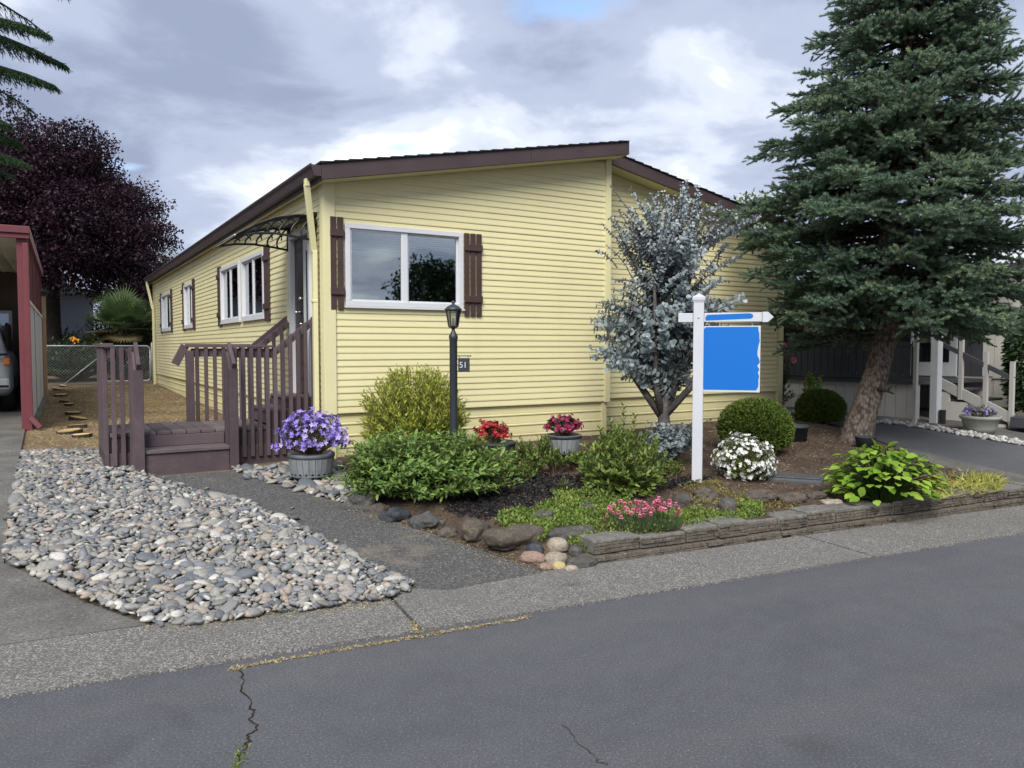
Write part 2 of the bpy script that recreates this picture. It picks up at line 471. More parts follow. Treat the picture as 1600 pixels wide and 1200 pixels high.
leafmat('palm_dry', (0.13, 0.11, 0.05), (0.20, 0.17, 0.08), (0.28, 0.24, 0.12), 0.6, 0.2)
leafmat('dry_grass', (0.26, 0.20, 0.09), (0.40, 0.32, 0.17), (0.52, 0.45, 0.27), 0.7, 0.2)
leafmat('yellow_grass', (0.16, 0.20, 0.04), (0.36, 0.36, 0.08), (0.58, 0.50, 0.18), 0.6, 0.25)
leafmat('black_mulch', (0.008, 0.008, 0.010), (0.018, 0.018, 0.021), (0.06, 0.06, 0.065), 0.7, 0.0, 0.3)
leafmat('brown_chips', (0.075, 0.05, 0.036), (0.17, 0.12, 0.085), (0.36, 0.28, 0.20), 0.8, 0.0, 0.15)
leafmat('purple_petal', (0.22, 0.15, 0.52), (0.34, 0.26, 0.70), (0.58, 0.48, 0.78), 0.6, 0.3)
leafmat('red_petal', (0.22, 0.012, 0.02), (0.42, 0.025, 0.035), (0.58, 0.09, 0.09), 0.6, 0.25)
leafmat('magenta_petal', (0.13, 0.010, 0.045), (0.24, 0.018, 0.075), (0.42, 0.07, 0.16), 0.6, 0.25)
leafmat('pink_petal', (0.55, 0.13, 0.22), (0.72, 0.22, 0.32), (0.82, 0.40, 0.48), 0.6, 0.3)
leafmat('white_petal', (0.62, 0.64, 0.60), (0.78, 0.79, 0.77), (0.86, 0.86, 0.85), 0.6, 0.3)
leafmat('orange_petal', (0.75, 0.22, 0.01), (0.85, 0.32, 0.02), (0.9, 0.45, 0.05), 0.6, 0.3)
leafmat('yellow_petal', (0.7, 0.5, 0.02), (0.8, 0.6, 0.04), (0.85, 0.7, 0.1), 0.6, 0.3)

# ------------------------------------------------------------------ builders
def link(o, parent=None):
    col.objects.link(o)
    if parent is not None: o.parent = parent
    return o


def tag(o, label=None, cat=None, group=None, kind=None):
    if label: o['label'] = label
    if cat: o['category'] = cat
    if group: o['group'] = group
    if kind: o['kind'] = kind
    return o


def thing(name, label, cat, loc=(0, 0, 0), rotz=0.0, group=None):
    o = bpy.data.objects.new(name, None)
    o.empty_display_size = 0.1
    o.location = loc; o.rotation_euler = (0, 0, rotz)
    link(o); return tag(o, label, cat, group)


class MB:
    """collects faces for ONE mesh object"""
    def __init__(self): self.v, self.f = [], []

    def add(self, vs, fs):
        k = len(self.v); self.v += [tuple(p) for p in vs]; self.f += [tuple(i + k for i in q) for q in fs]
        return self

    def box(self, c, s, rz=0.0, rx=0.0, ry=0.0):
        m = Matrix.Rotation(rz, 3, 'Z') @ Matrix.Rotation(ry, 3, 'Y') @ Matrix.Rotation(rx, 3, 'X')
        c = Vector(c)
        vs = [c + m @ Vector((sx * s[0] / 2, sy * s[1] / 2, sz * s[2] / 2)) for sx in (-1, 1) for sy in (-1, 1) for sz in (-1, 1)]
        return self.add(vs, [(0, 1, 3, 2), (4, 6, 7, 5), (0, 4, 5, 1), (2, 3, 7, 6), (0, 2, 6, 4), (1, 5, 7, 3)])

    def span(self, x0, x1, y0, y1, z0, z1):
        return self.box(((x0 + x1) / 2, (y0 + y1) / 2, (z0 + z1) / 2), (abs(x1 - x0), abs(y1 - y0), abs(z1 - z0)))

    def bar(self, a, b, w, h, up=(0, 0, 1)):
        a, b = Vector(a), Vector(b); d = (b - a).normalized(); s = d.cross(Vector(up))
        if s.length < 1e-4: s = d.cross(Vector((1, 0, 0)))
        s.normalize(); t = s.cross(d)
        vs = [p + s * (i * w / 2) + t * (j * h / 2) for p in (a, b) for i, j in ((-1, -1), (1, -1), (1, 1), (-1, 1))]
        return self.add(vs, [(3, 2, 1, 0), (4, 5, 6, 7), (0, 1, 5, 4), (1, 2, 6, 5), (2, 3, 7, 6), (3, 0, 4, 7)])

    def prism(self, pts, axis, a, b):
        """pts: 2-D outline, extruded along axis ('x','y','z') from a to b"""
        def mk(p, h):
            return {'x': (h, p[0], p[1]), 'y': (p[0], h, p[1]), 'z': (p[0], p[1], h)}[axis]
        n = len(pts)
        vs = [mk(p, a) for p in pts] + [mk(p, b) for p in pts]
        return self.add(vs, [tuple(range(n))[::-1], tuple(range(n, 2 * n))] + [(i, (i + 1) % n, n + (i + 1) % n, n + i) for i in range(n)])

    def tube(self, pts, rad, seg=6, cap=True):
        pts = [Vector(p) for p in pts]
        if isinstance(rad, (int, float)): rad = [rad] * len(pts)
        vs, fs = [], []
        for i, p in enumerate(pts):
            d = (pts[min(i + 1, len(pts) - 1)] - pts[max(i - 1, 0)]).normalized()
            s = d.cross(Vector((0, 0, 1)))
            if s.length < 0.05: s = d.cross(Vector((1, 0, 0)))
            s.normalize(); t = s.cross(d)
            for k in range(seg):
                a = 2 * math.pi * k / seg
                vs.append(p + (s * math.cos(a) + t * math.sin(a)) * rad[i])
        for i in range(len(pts) - 1):
            for k in range(seg):
                fs.append((i * seg + k, i * seg + (k + 1) % seg, (i + 1) * seg + (k + 1) % seg, (i + 1) * seg + k))
        if cap: fs += [tuple(range(seg))[::-1], tuple(range((len(pts) - 1) * seg, len(pts) * seg))]
        return self.add(vs, fs)

    def lathe(self, prof, seg=20, c=(0, 0, 0)):
        vs, fs = [], []
        for r, z in prof:
            for k in range(seg):
                a = 2 * math.pi * k / seg
                vs.append((c[0] + r * math.cos(a), c[1] + r * math.sin(a), c[2] + z))
        for i in range(len(prof) - 1):
            for k in range(seg):
                fs.append((i * seg + k, i * seg + (k + 1) % seg, (i + 1) * seg + (k + 1) % seg, (i + 1) * seg + k))
        fs += [tuple(range(seg))[::-1], tuple(range((len(prof) - 1) * seg, len(prof) * seg))]
        return self.add(vs, fs)

    def build(self, name, mat, parent=None, smooth=False, bevel=0.0, loc=None):
        me = bpy.data.meshes.new(name)
        me.from_pydata(self.v, [], self.f); me.update()
        if smooth: me.polygons.foreach_set('use_smooth', [True] * len(me.polygons))
        o = bpy.data.objects.new(name, me); me.materials.append(MATS[mat])
        if loc is not None: o.location = loc
        link(o, parent)
        if bevel:
            b = o.modifiers.new('edge', 'BEVEL'); b.width = bevel; b.segments = 2; b.limit_method = 'ANGLE'
        return o


def box_part(name, mat, parent, x0, x1, y0, y1, z0, z1, bevel=0.004):
    return MB().span(x0, x1, y0, y1, z0, z1).build(name, mat, parent, bevel=bevel)


def mesh_np(name, verts, faces, mat, parent=None, tint=None, smooth=False, loc=None):
    """verts (N,3); faces: list of int arrays (M,k); tint: per-vertex float"""
    me = bpy.data.meshes.new(name)
    verts = np.asarray(verts, dtype=np.float32)
    me.vertices.add(len(verts)); me.vertices.foreach_set('co', verts.ravel())
    loops = np.concatenate([f.ravel() for f in faces]).astype(np.int32)
    tot = np.concatenate([np.full(len(f), f.shape[1]) for f in faces]).astype(np.int32)
    start = np.concatenate([[0], np.cumsum(tot)[:-1]]).astype(np.int32)
    me.loops.add(len(loops)); me.loops.foreach_set('vertex_index', loops)
    me.polygons.add(len(tot)); me.polygons.foreach_set('loop_start', start)
    me.polygons.foreach_set('loop_total', tot)
    if smooth: me.polygons.foreach_set('use_smooth', np.ones(len(tot), dtype=bool))
    me.update(calc_edges=True); me.validate()
    if tint is not None:
        a = me.attributes.new('tint', 'FLOAT', 'POINT'); a.data.foreach_set('value', np.asarray(tint, dtype=np.float32))
    me.materials.append(MATS[mat])
    o = bpy.data.objects.new(name, me)
    if loc is not None: o.location = loc
    return link(o, parent)


def unit(a):
    return a / np.maximum(np.linalg.norm(a, axis=-1, keepdims=True), 1e-9)


def rand_dirs(n):
    return unit(rng.normal(size=(n, 3)))


LEAF = {
    'diamond': (np.array([(0, 0, 0), (.42, .5, .16), (1, 0, -.1), (.42, -.5, .16)]), [np.array([(0, 2, 1)]), np.array([(0, 3, 2)])]),
    'oval': (np.array([(0, 0, 0), (.28, .45, .12), (.68, .42, .08), (1, 0, -.12), (.68, -.42, .08), (.28, -.45, .12)]), [np.array([(0, 3, 2, 1), (0, 5, 4, 3)])]),
    'round': (np.array([(0, 0, 0), (.2, .4, .05), (.6, .5, .08), (.95, .25, 0), (.95, -.25, 0), (.6, -.5, .08), (.2, -.4, .05)]), [np.array([(0, 6, 5, 4, 3, 2, 1)])]),
    'blade': (np.array([(0, .5, 0), (0, -.5, 0), (.55, -.4, 0), (.55, .4, 0), (1, 0, -.4)]), [np.array([(0, 1, 2, 3)]), np.array([(3, 2, 4)])]),
    'tri': (np.array([(0, .5, 0), (0, -.5, 0), (1, 0, 0)]), [np.array([(0, 1, 2)])]),
}


def _shoot(n=26):
    r = np.random.default_rng(3); vs, fs = [], []
    for j in range(n):
        a = 0.02 + 0.86 * j / n; ang = j * 2.399
        o = np.array([0, math.cos(ang), math.sin(ang)]); s = np.array([0, -math.sin(ang), math.cos(ang)])
        out = 0.5 * (0.75 + 0.35 * r.random()) * (1.0 - 0.45 * a ** 3)
        fwd = 0.17 + 0.12 * a
        b = np.array([a, 0, 0]); k = len(vs)
        vs += [b + s * 0.125, b - s * 0.125, b + o * out + np.array([fwd, 0, 0])]
        fs.append((k, k + 1, k + 2))
    k = len(vs)                                    # the twig inside
    for q in range(3):
        ang = q * 2.094; vs.append(np.array([0, .17 * math.cos(ang), .17 * math.sin(ang)]))
    vs.append(np.array([1.02, 0, 0]))
    fs += [(k, k + 1, k + 3), (k + 1, k + 2, k + 3), (k + 2, k, k + 3)]
    return np.array(vs), [np.array(fs)]


LEAF['shoot'] = _shoot(21)
LEAF['sprig'] = _shoot(8)


def leaf_arrays(pos, d, up, ln, wd, shape):
    tv, tf = LEAF[shape]
    d = unit(d); s = unit(np.cross(d, up)); n = np.cross(s, d)
    N, K = len(pos), len(tv)
    v = (pos[:, None, :] + d[:, None, :] * (tv[None, :, 0:1] * ln[:, None, None]) +
         s[:, None, :] * (tv[None, :, 1:2] * wd[:, None, None]) + n[:, None, :] * (tv[None, :, 2:3] * wd[:, None, None]))
    off = (np.arange(N) * K)[:, None, None]
    return v.reshape(-1, 3), [(f[None] + off).reshape(-1, f.shape[1]) for f in tf], K


def leaf_mesh(name, mat, parent, pos, d, up, ln, wd, shape='diamond', tint=None, stuff=True, smooth=False):
    pos, d, up = np.asarray(pos, float), np.asarray(d, float), np.asarray(up, float)
    N = len(pos)
    ln = np.broadcast_to(np.asarray(ln, float), (N,)); wd = np.broadcast_to(np.asarray(wd, float), (N,))
    v, f, K = leaf_arrays(pos, d, up, ln, wd, shape)
    if tint is None: tint = np.clip(rng.normal(0.45, 0.22, N), 0, 1)
    o = mesh_np(name, v, f, mat, parent, np.repeat(tint, K), smooth)
    if stuff: o['kind'] = 'stuff'
    return o


def thin_tubes(name, mat, parent, paths, r0, r1, seg=3):
    """paths (N,K,3): many twigs of one plant as one mesh"""
    paths = np.asarray(paths, float); N, K, _ = paths.shape
    d = unit(np.gradient(paths, axis=1)); ref = np.array([0.31, 0.17, 0.93])
    s = unit(np.cross(d, ref)); t = np.cross(s, d)
    r0 = np.broadcast_to(np.asarray(r0, float), (N,)); r1 = np.broadcast_to(np.asarray(r1, float), (N,))
    rad = r0[:, None] + (r1 - r0)[:, None] * np.linspace(0, 1, K)[None]
    ang = np.arange(seg) * 2 * np.pi / seg
    v = paths[:, :, None, :] + rad[:, :, None, None] * (s[:, :, None, :] * np.cos(ang)[None, None, :, None] + t[:, :, None, :] * np.sin(ang)[None, None, :, None])
    idx = np.arange(N * K * seg).reshape(N, K, seg)
    a = idx[:, :-1, :]; b = np.roll(idx, -1, axis=2)[:, :-1, :]; c = np.roll(idx, -1, axis=2)[:, 1:, :]; e = idx[:, 1:, :]
    f = np.stack([a, b, c, e], axis=-1).reshape(-1, 4)
    return mesh_np(name, v.reshape(-1, 3), [f], mat, parent, None, True)


def drape(name, poly, off, mat, depth=0.0, parent=None, kind='structure', h=None):
    """a flat sheet (or slab) that follows the slope of the land"""
    bm = bmesh.new()
    bm.faces.new([bm.verts.new((p[0], p[1], 0)) for p in poly])
    for n in (N_STRIP, N_LEVEL, N_FAR):
        bmesh.ops.bisect_plane(bm, geom=bm.verts[:] + bm.edges[:] + bm.faces[:], plane_co=(RN.x * n, RN.y * n, 0), plane_no=(RN.x, RN.y, 0))
    bmesh.ops.recalc_face_normals(bm, faces=bm.faces[:])
    for f in bm.faces:
        if f.normal.z < 0: f.normal_flip()
    for v in bm.verts: v.co.z = (h or gz)(v.co.x, v.co.y) + off
    if depth:
        top = bm.faces[:]
        edges = [e for e in bm.edges if e.is_boundary]
        r = bmesh.ops.extrude_edge_only(bm, edges=edges)
        for g in r['geom']:
            if isinstance(g, bmesh.types.BMVert): g.co.z -= depth
    me = bpy.data.meshes.new(name); bm.to_mesh(me); bm.free()
    me.materials.append(MATS[mat])
    o = bpy.data.objects.new(name, me); link(o, parent)
    if kind: o['kind'] = kind
    return o


def road_pt(s, n): return (RD.x * s + RN.x * n, RD.y * s + RN.y * n)


def poly_mask(P, poly):
    x, y = P[:, 0], P[:, 1]; inside = np.zeros(len(P), bool); j = len(poly) - 1
    for i in range(len(poly)):
        xi, yi = poly[i][:2]; xj, yj = poly[j][:2]
        c = ((yi > y) != (yj > y)) & (x < (xj - xi) * (y - yi) / (yj - yi + 1e-12) + xi)
        inside ^= c; j = i
    return inside


def in_poly(poly, n):
    a = np.array([p[:2] for p in poly]); lo, hi = a.min(0), a.max(0); out = np.zeros((0, 2))
    while len(out) < n:
        p = rng.uniform(lo, hi, (n * 2, 2)); out = np.vstack([out, p[poly_mask(p, poly)]])
    return out[:n]


# ------------------------------------------------------------------ ground, road, paths
ground = drape('ground', [(-160, -120), (160, -120), (160, 200), (-160, 200)], -0.02, 'dirt')
road = drape('road', [road_pt(-80, -4.2), road_pt(80, -4.2), road_pt(80, N_ROAD), road_pt(-80, N_ROAD)], 0.0, 'asphalt')
GUT = [road_pt(-80, N_ROAD + 0.004), road_pt(80, N_ROAD + 0.004), road_pt(80, N_STRIP), road_pt(-80, N_STRIP)]
joint_s = 1.9
j1 = gp(640, 965); s_j = RD.x * j1.x + RD.y * j1.y
strip = []
s0 = s_j - 0.012 - 3.6 * 8
for i in range(22):
    a, b = s0 + 3.6 * i + 0.012, s0 + 3.6 * (i + 1) - 0.012
    if i == 0:
        gutter = drape('gutter_strip', [road_pt(a, N_ROAD + .006), road_pt(b, N_ROAD + .006), road_pt(b, N_STRIP - .004), road_pt(a, N_STRIP - .004)], 0.012, 'aggregate', 0.05)
    else:
        drape('concrete_panel', [road_pt(a, N_ROAD + .006), road_pt(b, N_ROAD + .006), road_pt(b, N_STRIP - .004), road_pt(a, N_STRIP - .004)], 0.012, 'aggregate', 0.05, parent=gutter, kind=None)


def crack(pts, w, mat='potting_soil', name='crack', parent=None):
    """a narrow jagged crack lying 3 mm above the road"""
    mb = MB(); rr = random.Random(len(pts)); P = []
    for a, b in zip(pts[:-1], pts[1:]):
        for k in range(14):
            t = k / 14; P.append((a[0] + (b[0] - a[0]) * t + rr.uniform(-.009, .009) + .012 * math.sin(t * 9), a[1] + (b[1] - a[1]) * t + rr.uniform(-.003, .003)))
    P.append(pts[-1][:2])
    vs, fs = [], []
    for i, p in enumerate(P):
        q = P[min(i + 1, len(P) - 1)]; o = P[max(i - 1, 0)]
        d = Vector((q[0] - o[0], q[1] - o[1])).normalized(); s = Vector((-d.y, d.x)); ww = w * max(.05, .75 + 1.1 * mnoise.noise(Vector((i * .37, w * 900, 0))))
        vs += [(p[0] + s.x * ww, p[1] + s.y * ww, 0.003), (p[0] - s.x * ww, p[1] - s.y * ww, 0.003)]
        if i: fs.append((2 * i - 2, 2 * i - 1, 2 * i + 1, 2 * i))
    return mb.add(vs, fs).build(name, mat, parent)


crack([gp(372, 1048), gp(392, 1110), gp(398, 1140), gp(384, 1165), gp(368, 1199)], 0.0042, parent=road)
crack([gp(880, 1135), gp(925, 1185), gp(945, 1199)], 0.002, parent=road)

drape('driveway_left', [L(-2.88, -1.2), L(-2.88, 12), L(-9.5, 12), L(-9.5, -1.2)], 0.012, 'concrete', 0.05)
dl = gp(0, 905); dl2 = gp(200, 1000)
e1, e2 = L(-2.88, -1.22), gp(6, 884)
ap = gp(232, 982); ap_s = RD.x * ap.x + RD.y * ap.y
drape('driveway_apron', [e1, L(-9.5, -1.22), road_pt(-12.5, N_STRIP + .002), road_pt(ap_s, N_STRIP + .002), gp(200, 970)[:2], gp(120, 941)[:2], gp(45, 900)[:2], (e2.x, e2.y)], 0.016, 'concrete', 0.05)
WALK = [gp(200, 748), gp(366, 738), gp(372, 742), gp(440, 762), gp(545, 792), gp(600, 812), gp(700, 845), gp(850, 897), gp(700, 925), gp(655, 922), gp(560, 878), gp(460, 822), gp(385, 788), gp(300, 768), gp(255, 757)]
WALK = [(p.x, p.y) for p in WALK]
drape('walkway', WALK, 0.014, 'path_asphalt', 0.05)
PEBBLES = [gp(36, 712), gp(165, 708), gp(215, 738), gp(255, 757), gp(300, 768), gp(385, 788), gp(460, 822), gp(560, 878), gp(655, 922), gp(600, 943), gp(420, 968), gp(300, 982), gp(215, 975), gp(120, 940), gp(45, 900), gp(6, 884)]
PEBBLES = [(p.x, p.y) for p in PEBBLES]
pebble_bed = drape('pebble_bed', PEBBLES, 0.006, 'pebble_ground')
PEB2 = [(p.x, p.y) for p in (gp(362, 734), gp(530, 726), gp(560, 775), gp(545, 792), gp(440, 762), gp(372, 742))]
pebble_strip = drape('pebble_strip', PEB2, 0.006, 'pebble_ground')
drape('neighbour_driveway', [road_pt(9.4, N_STRIP + .004), road_pt(15.5, N_STRIP + .004), L(9.75, -4.4), L(9.3, -2.7), L(8.95, -.5), L(8.85, 9), L(8.15, 9), L(8.12, -.3), L(7.49, -1.38), L(7.30, -1.98), L(7.20, -3.4)], 0.008, 'asphalt', 0.03)
drape('driveway_edging', [road_pt(8.55, N_STRIP + .004), road_pt(9.38, N_STRIP + .004), L(7.18, -3.4), L(7.28, -1.99), L(7.10, -2.07), L(6.53, -3.14), L(6.46, -3.9)], 0.014, 'concrete', 0.04)
drape('neighbour_apron', [L(9.78, -4.40), L(9.25, -0.4), L(9.19, 9), L(16, 9), L(17, -4.5)], 0.010, 'concrete', 0.03)

# the raised garden bed behind the block wall
WALL_A, WALL_B = Vector(road_pt(2.90, 4.86)), Vector(road_pt(8.25, 4.93))
BED = [gp(545, 792), gp(600, 812), gp(700, 845), gp(850, 897)]
BED = [(p.x, p.y) for p in BED] + [tuple(WALL_A + RN * 0.03), tuple(WALL_B + RN * 0.03)] + [L(6.40, -3.90), L(6.48, -3.13), L(7.05, -2.06), L(7.42, -1.35), L(8.05, -0.3), L(8.08, 0.35), L(-0.2, 0.2), (gp(525, 728).x, gp(525, 728).y)]
LEFT_EDGE = BED[:4]


def seg_dist(p, a, b):
    a, b, p = Vector(a), Vector(b), Vector(p); t = max(0, min(1, (p - a).dot(b - a) / (b - a).length_squared))
    return (p - (a + (b - a) * t)).length


def bz(x, y):
    """height of the soil in the bed"""
    n = nn(x, y)
    z = 0.150 + max(0, n - 4.9) * 0.066
    g = gz(x, y)
    d = min(seg_dist((x, y), LEFT_EDGE[i], LEFT_EDGE[i + 1]) for i in range(3))
    d = min(d, seg_dist((x, y), BED[3], BED[4]) * 1.0, seg_dist((x, y), BED[-1], BED[0]), *[seg_dist((x, y), BED[q], BED[q + 1]) * 1.6 for q in range(5, 10)])
    k = min(1, d / 0.45); k = k * k * (3 - 2 * k)
    w = mnoise.noise(Vector((x * 1.7, y * 1.7, 0))) * 0.025 + mnoise.noise(Vector((x * 6, y * 6, 3))) * 0.010
    return g + 0.004 + (max(z - g, 0.01) + w) * k


def bed_z(P): return np.array([bz(p[0], p[1]) for p in P])


bm = bmesh.new()
bm.faces.new([bm.verts.new((p[0], p[1], 0)) for p in BED])
a = np.array(BED); lo, hi = a.min(0), a.max(0)
for axis in (0, 1):
    q = lo[axis]
    while q < hi[axis]:
        co = [0, 0, 0]; no = [0, 0, 0]; co[axis] = q; no[axis] = 1
        bmesh.ops.bisect_plane(bm, geom=bm.verts[:] + bm.edges[:] + bm.faces[:], plane_co=co, plane_no=no); q += 0.13
for v in bm.verts: v.co.z = bz(v.co.x, v.co.y)
for f in bm.faces:
    f.normal_update()
    if f.normal.z < 0: f.normal_flip()
    f.smooth = True
me = bpy.data.meshes.new('garden_bed'); bm.to_mesh(me); bm.free(); me.materials.append(MATS['bed_soil'])
tag(link(bpy.data.objects.new('garden_bed', me)), kind='structure')

# ------------------------------------------------------------------ the yellow house
house = thing('yellow_house', 'pale yellow manufactured home with brown roof trim and horizontal lap siding', 'house', (CORNER.x, CORNER.y, BASE_Z), TH)
W1, W2, SET = 3.87, 7.85, 0.45        # width of the left half, of the whole, and how far the right half stands back
LEN = 15.2
SK, SOF, SLOPE = 0.54, 3.00, 0.19     # skirting top, wall top at the eave, roof pitch
PITCH_B = 0.0735


def und(x):                            # underside of the roof over the front wall
    return SOF + SLOPE * (x if x <= W1 else (W2 - x) - 0.0)


def cells(x0, x1, z0, z1, holes):
    """rectangle minus rectangular openings"""
    xs = sorted({x0, x1, *[v for h in holes for v in h[:2] if x0 < v < x1]}); zs = sorted({z0, z1, *[v for h in holes for v in h[2:] if z0 < v < z1]})
    for xa, xb in zip(xs[:-1], xs[1:]):
        for za, zb in zip(zs[:-1], zs[1:]):
            cx, cz = (xa + xb) / 2, (za + zb) / 2
            if not any(h[0] < cx < h[1] and h[2] < cz < h[3] for h in holes): yield xa, xb, za, zb


FWIN = (0.215, 1.66, 1.70, 2.60)
SWINS = [(2.61, 4.00, 1.655, 2.575), (4.17, 5.62, 1.655, 2.575), (8.63, 9.67, 1.66, 2.57), (11.83, 13.40, 1.66, 2.57)]
DOOR = (0.46, 1.28, 0.66, 2.60)


def make_wall(name, plane, x0, x1, top, holes, off):
    """plane 'f': front wall, runs in x, faces -y at y=off; plane 's': side wall, runs in y, faces -x at x=off"""
    mb = MB()
    for xa, xb, za, zb in cells(x0, x1, SK, SOF, holes):
        if plane == 'f': mb.span(xa, xb, off + 0.02, off + 0.09, za, zb)
        else: mb.span(off + 0.02, off + 0.09, xa, xb, za, zb)
    if plane == 'f':
        pts = [(x0, SOF), (x1, SOF)] + ([(x1, top(x1))] if top(x1) > SOF + .01 else []) + ([(x0, top(x0))] if top(x0) > SOF + .01 else [])
        mb.prism(pts, 'y', off + 0.02, off + 0.09)
    for xa, xb, za, zb in cells(x0, x1, -0.12, SK - 0.001, []):
        if plane == 'f': mb.span(xa, xb, off + 0.05, off + 0.10, za, zb)
        else: mb.span(off + 0.05, off + 0.10, xa, xb, za, zb)
    wall = mb.build(name, 'siding', house)
    rr = random.Random(hash(name) % 97)
    z = SK - 0.02
    def board(xa0, xb0, xa1, xb1, z0, z1, lip, thin, base, mat, nm):
        j = rr.uniform(-0.0012, 0.0012)
        fb, ft = base - lip + j, base - thin + j
        zb = z1 + 0.004
        q = [(xa0, fb, z0), (xb0, fb, z0), (xb1, ft, zb), (xa1, ft, zb), (xa0, base + .02, z0), (xb0, base + .02, z0), (xb1, base + .02, zb), (xa1, base + .02, zb),
             (xa0, fb - 0.001, z0 + 0.012), (xb0, fb - 0.001, z0 + 0.012)]
        if plane == 's': q = [(p[1], p[0], p[2]) for p in q]
        fs = [(0, 1, 9, 8), (8, 9, 2, 3), (0, 4, 5, 1), (3, 2, 6, 7), (0, 8, 3, 7, 4), (1, 5, 6, 2, 9)]
        if plane == 's': fs = [f[::-1] for f in fs]
        MB().add(q, fs).build(nm, mat, wall)
    while True:
        z0, z1 = z, z + PITCH_B; zm = (z0 + z1) / 2
        if plane == 'f':
            if min(top(x0), top(x1)) >= z1 - 1e-6: a0 = a1 = x0; b0 = b1 = x1
            else:
                inv = lambda zz: (zz - SOF) / SLOPE
                if top(x1) > top(x0): a0, a1, b0, b1 = max(x0, inv(z0)), max(x0, inv(z1)), x1, x1
                else: a0 = a1 = x0; b0, b1 = min(x1, W2 - inv(z0)), min(x1, W2 - inv(z1))
            if b1 - a1 < 0.05: break
        else:
            if z1 > SOF + 0.03: break
            a0 = a1 = x0; b0 = b1 = x1
        cuts = [(h[0] - 0.005, h[1] + 0.005) for h in holes if h[2] < zm < h[3]]
        segs = [[a0, b0, a1, b1]]
        for ca, cb in sorted(cuts):
            s = segs.pop()
            if ca > s[0] + 0.01: segs.append([s[0], ca, s[2], ca])
            segs.append([cb, s[1], cb, s[3]])
        if plane == 's':                      # panels meet end to end, staggered
            cut = []
            for s in segs:
                q = s[0] + 3.66 * rr.uniform(.35, 1)
                while q < s[1] - .5: cut.append([s[0], q - .001, s[2], q - .001]); s = [q + .001, s[1], q + .001, s[3]]; q += 3.66
                cut.append(s)
            segs = cut
        for s in segs:
            if s[1] - s[0] > 0.02: board(s[0], s[1], s[2], s[3], z0, z1, 0.012, 0.003, off, 'siding', 'siding_board')
        z += PITCH_B
    z = -0.10
    while z < SK - 0.03:                      # ribbed skirting, set back behind the siding
        z1 = min(z + 0.128, SK - 0.025)
        board(x0, x1, x0, x1, z, z1 - 0.022, 0.010, 0.004, off + 0.032, 'skirting', 'skirting_panel')
        board(x0, x1, x0, x1, z1 - 0.022, z1, 0.016, 0.008, off + 0.032, 'skirting', 'skirting_rib')
        z = z1
    return wall


make_wall('front_wall', 'f', 0.0, W1, lambda x: SOF + SLOPE * x, [FWIN], 0.0)
make_wall('front_wall', 'f', W1 - 0.05, W2, lambda x: SOF + SLOPE * (W2 - x), [], SET)
make_wall('side_wall', 's', 0.0, LEN, lambda x: SOF, SWINS + [DOOR], 0.0)
# plain walls that close the house at the back and on the far side
box_part('back_wall', 'siding', house, 0.1, W2, LEN - 0.1, LEN, -0.1, SOF, 0)
MB().prism([(0.1, SOF + .002), (W2, SOF + .002), (W1, SOF + SLOPE * W1)], 'y', LEN - .1, LEN).build('back_gable', 'siding', house)
box_part('far_side_wall', 'siding', house, W2 - 0.08, W2 - 0.002, SET + 0.1, LEN - 0.1, -0.1, SOF, 0)
# rooms seen through the glass
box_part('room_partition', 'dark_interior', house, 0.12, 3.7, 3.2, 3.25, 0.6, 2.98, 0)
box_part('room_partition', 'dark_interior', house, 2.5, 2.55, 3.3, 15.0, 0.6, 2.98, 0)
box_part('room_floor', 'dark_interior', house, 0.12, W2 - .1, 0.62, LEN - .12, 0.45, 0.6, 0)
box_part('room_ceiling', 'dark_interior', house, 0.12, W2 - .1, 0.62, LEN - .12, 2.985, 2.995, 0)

# corner and joint trims
MB().span(-0.030, 0.105, -0.030, 0.0, SK - 0.03, SOF + 0.02).span(-0.030, 0.0, 0.0005, 0.10, SK - 0.03, SOF).build('corner_trim', 'yellow_trim', house, bevel=0.004)
MB().span(0.012, 0.10, 0.008, 0.03, -0.10, SK - 0.032).span(0.008, 0.03, 0.031, 0.10, -0.10, SK - 0.032).build('skirting_corner', 'skirting', house, bevel=0.003)
box_part('joint_trim', 'yellow_trim', house, W1 - 0.075, W1 + 0.012, -0.034, 0.05, SK - 0.03, und(W1) + 0.02)
box_part('skirting_trim', 'skirting', house, W1 - 0.10, W1 - 0.02, 0.004, 0.05, -0.10, SK - 0.034)
box_part('joint_return', 'yellow_trim', house, W1 - 0.06, W1 - 0.005, 0.052, SET + 0.02, -0.1, und(W1) - 0.02, 0)
box_part('corner_trim', 'yellow_trim', house, W2 - 0.09, W2 + 0.03, SET - 0.030, SET + 0.05, -0.10, SOF)
box_part('corner_trim', 'yellow_trim', house, -0.03, 0.05, LEN - 0.1, LEN + 0.03, -0.1, SOF)

# roof: two halves, the left one stands forward of the right one
OVF, OVS, RT = 0.30, 0.12, 0.185


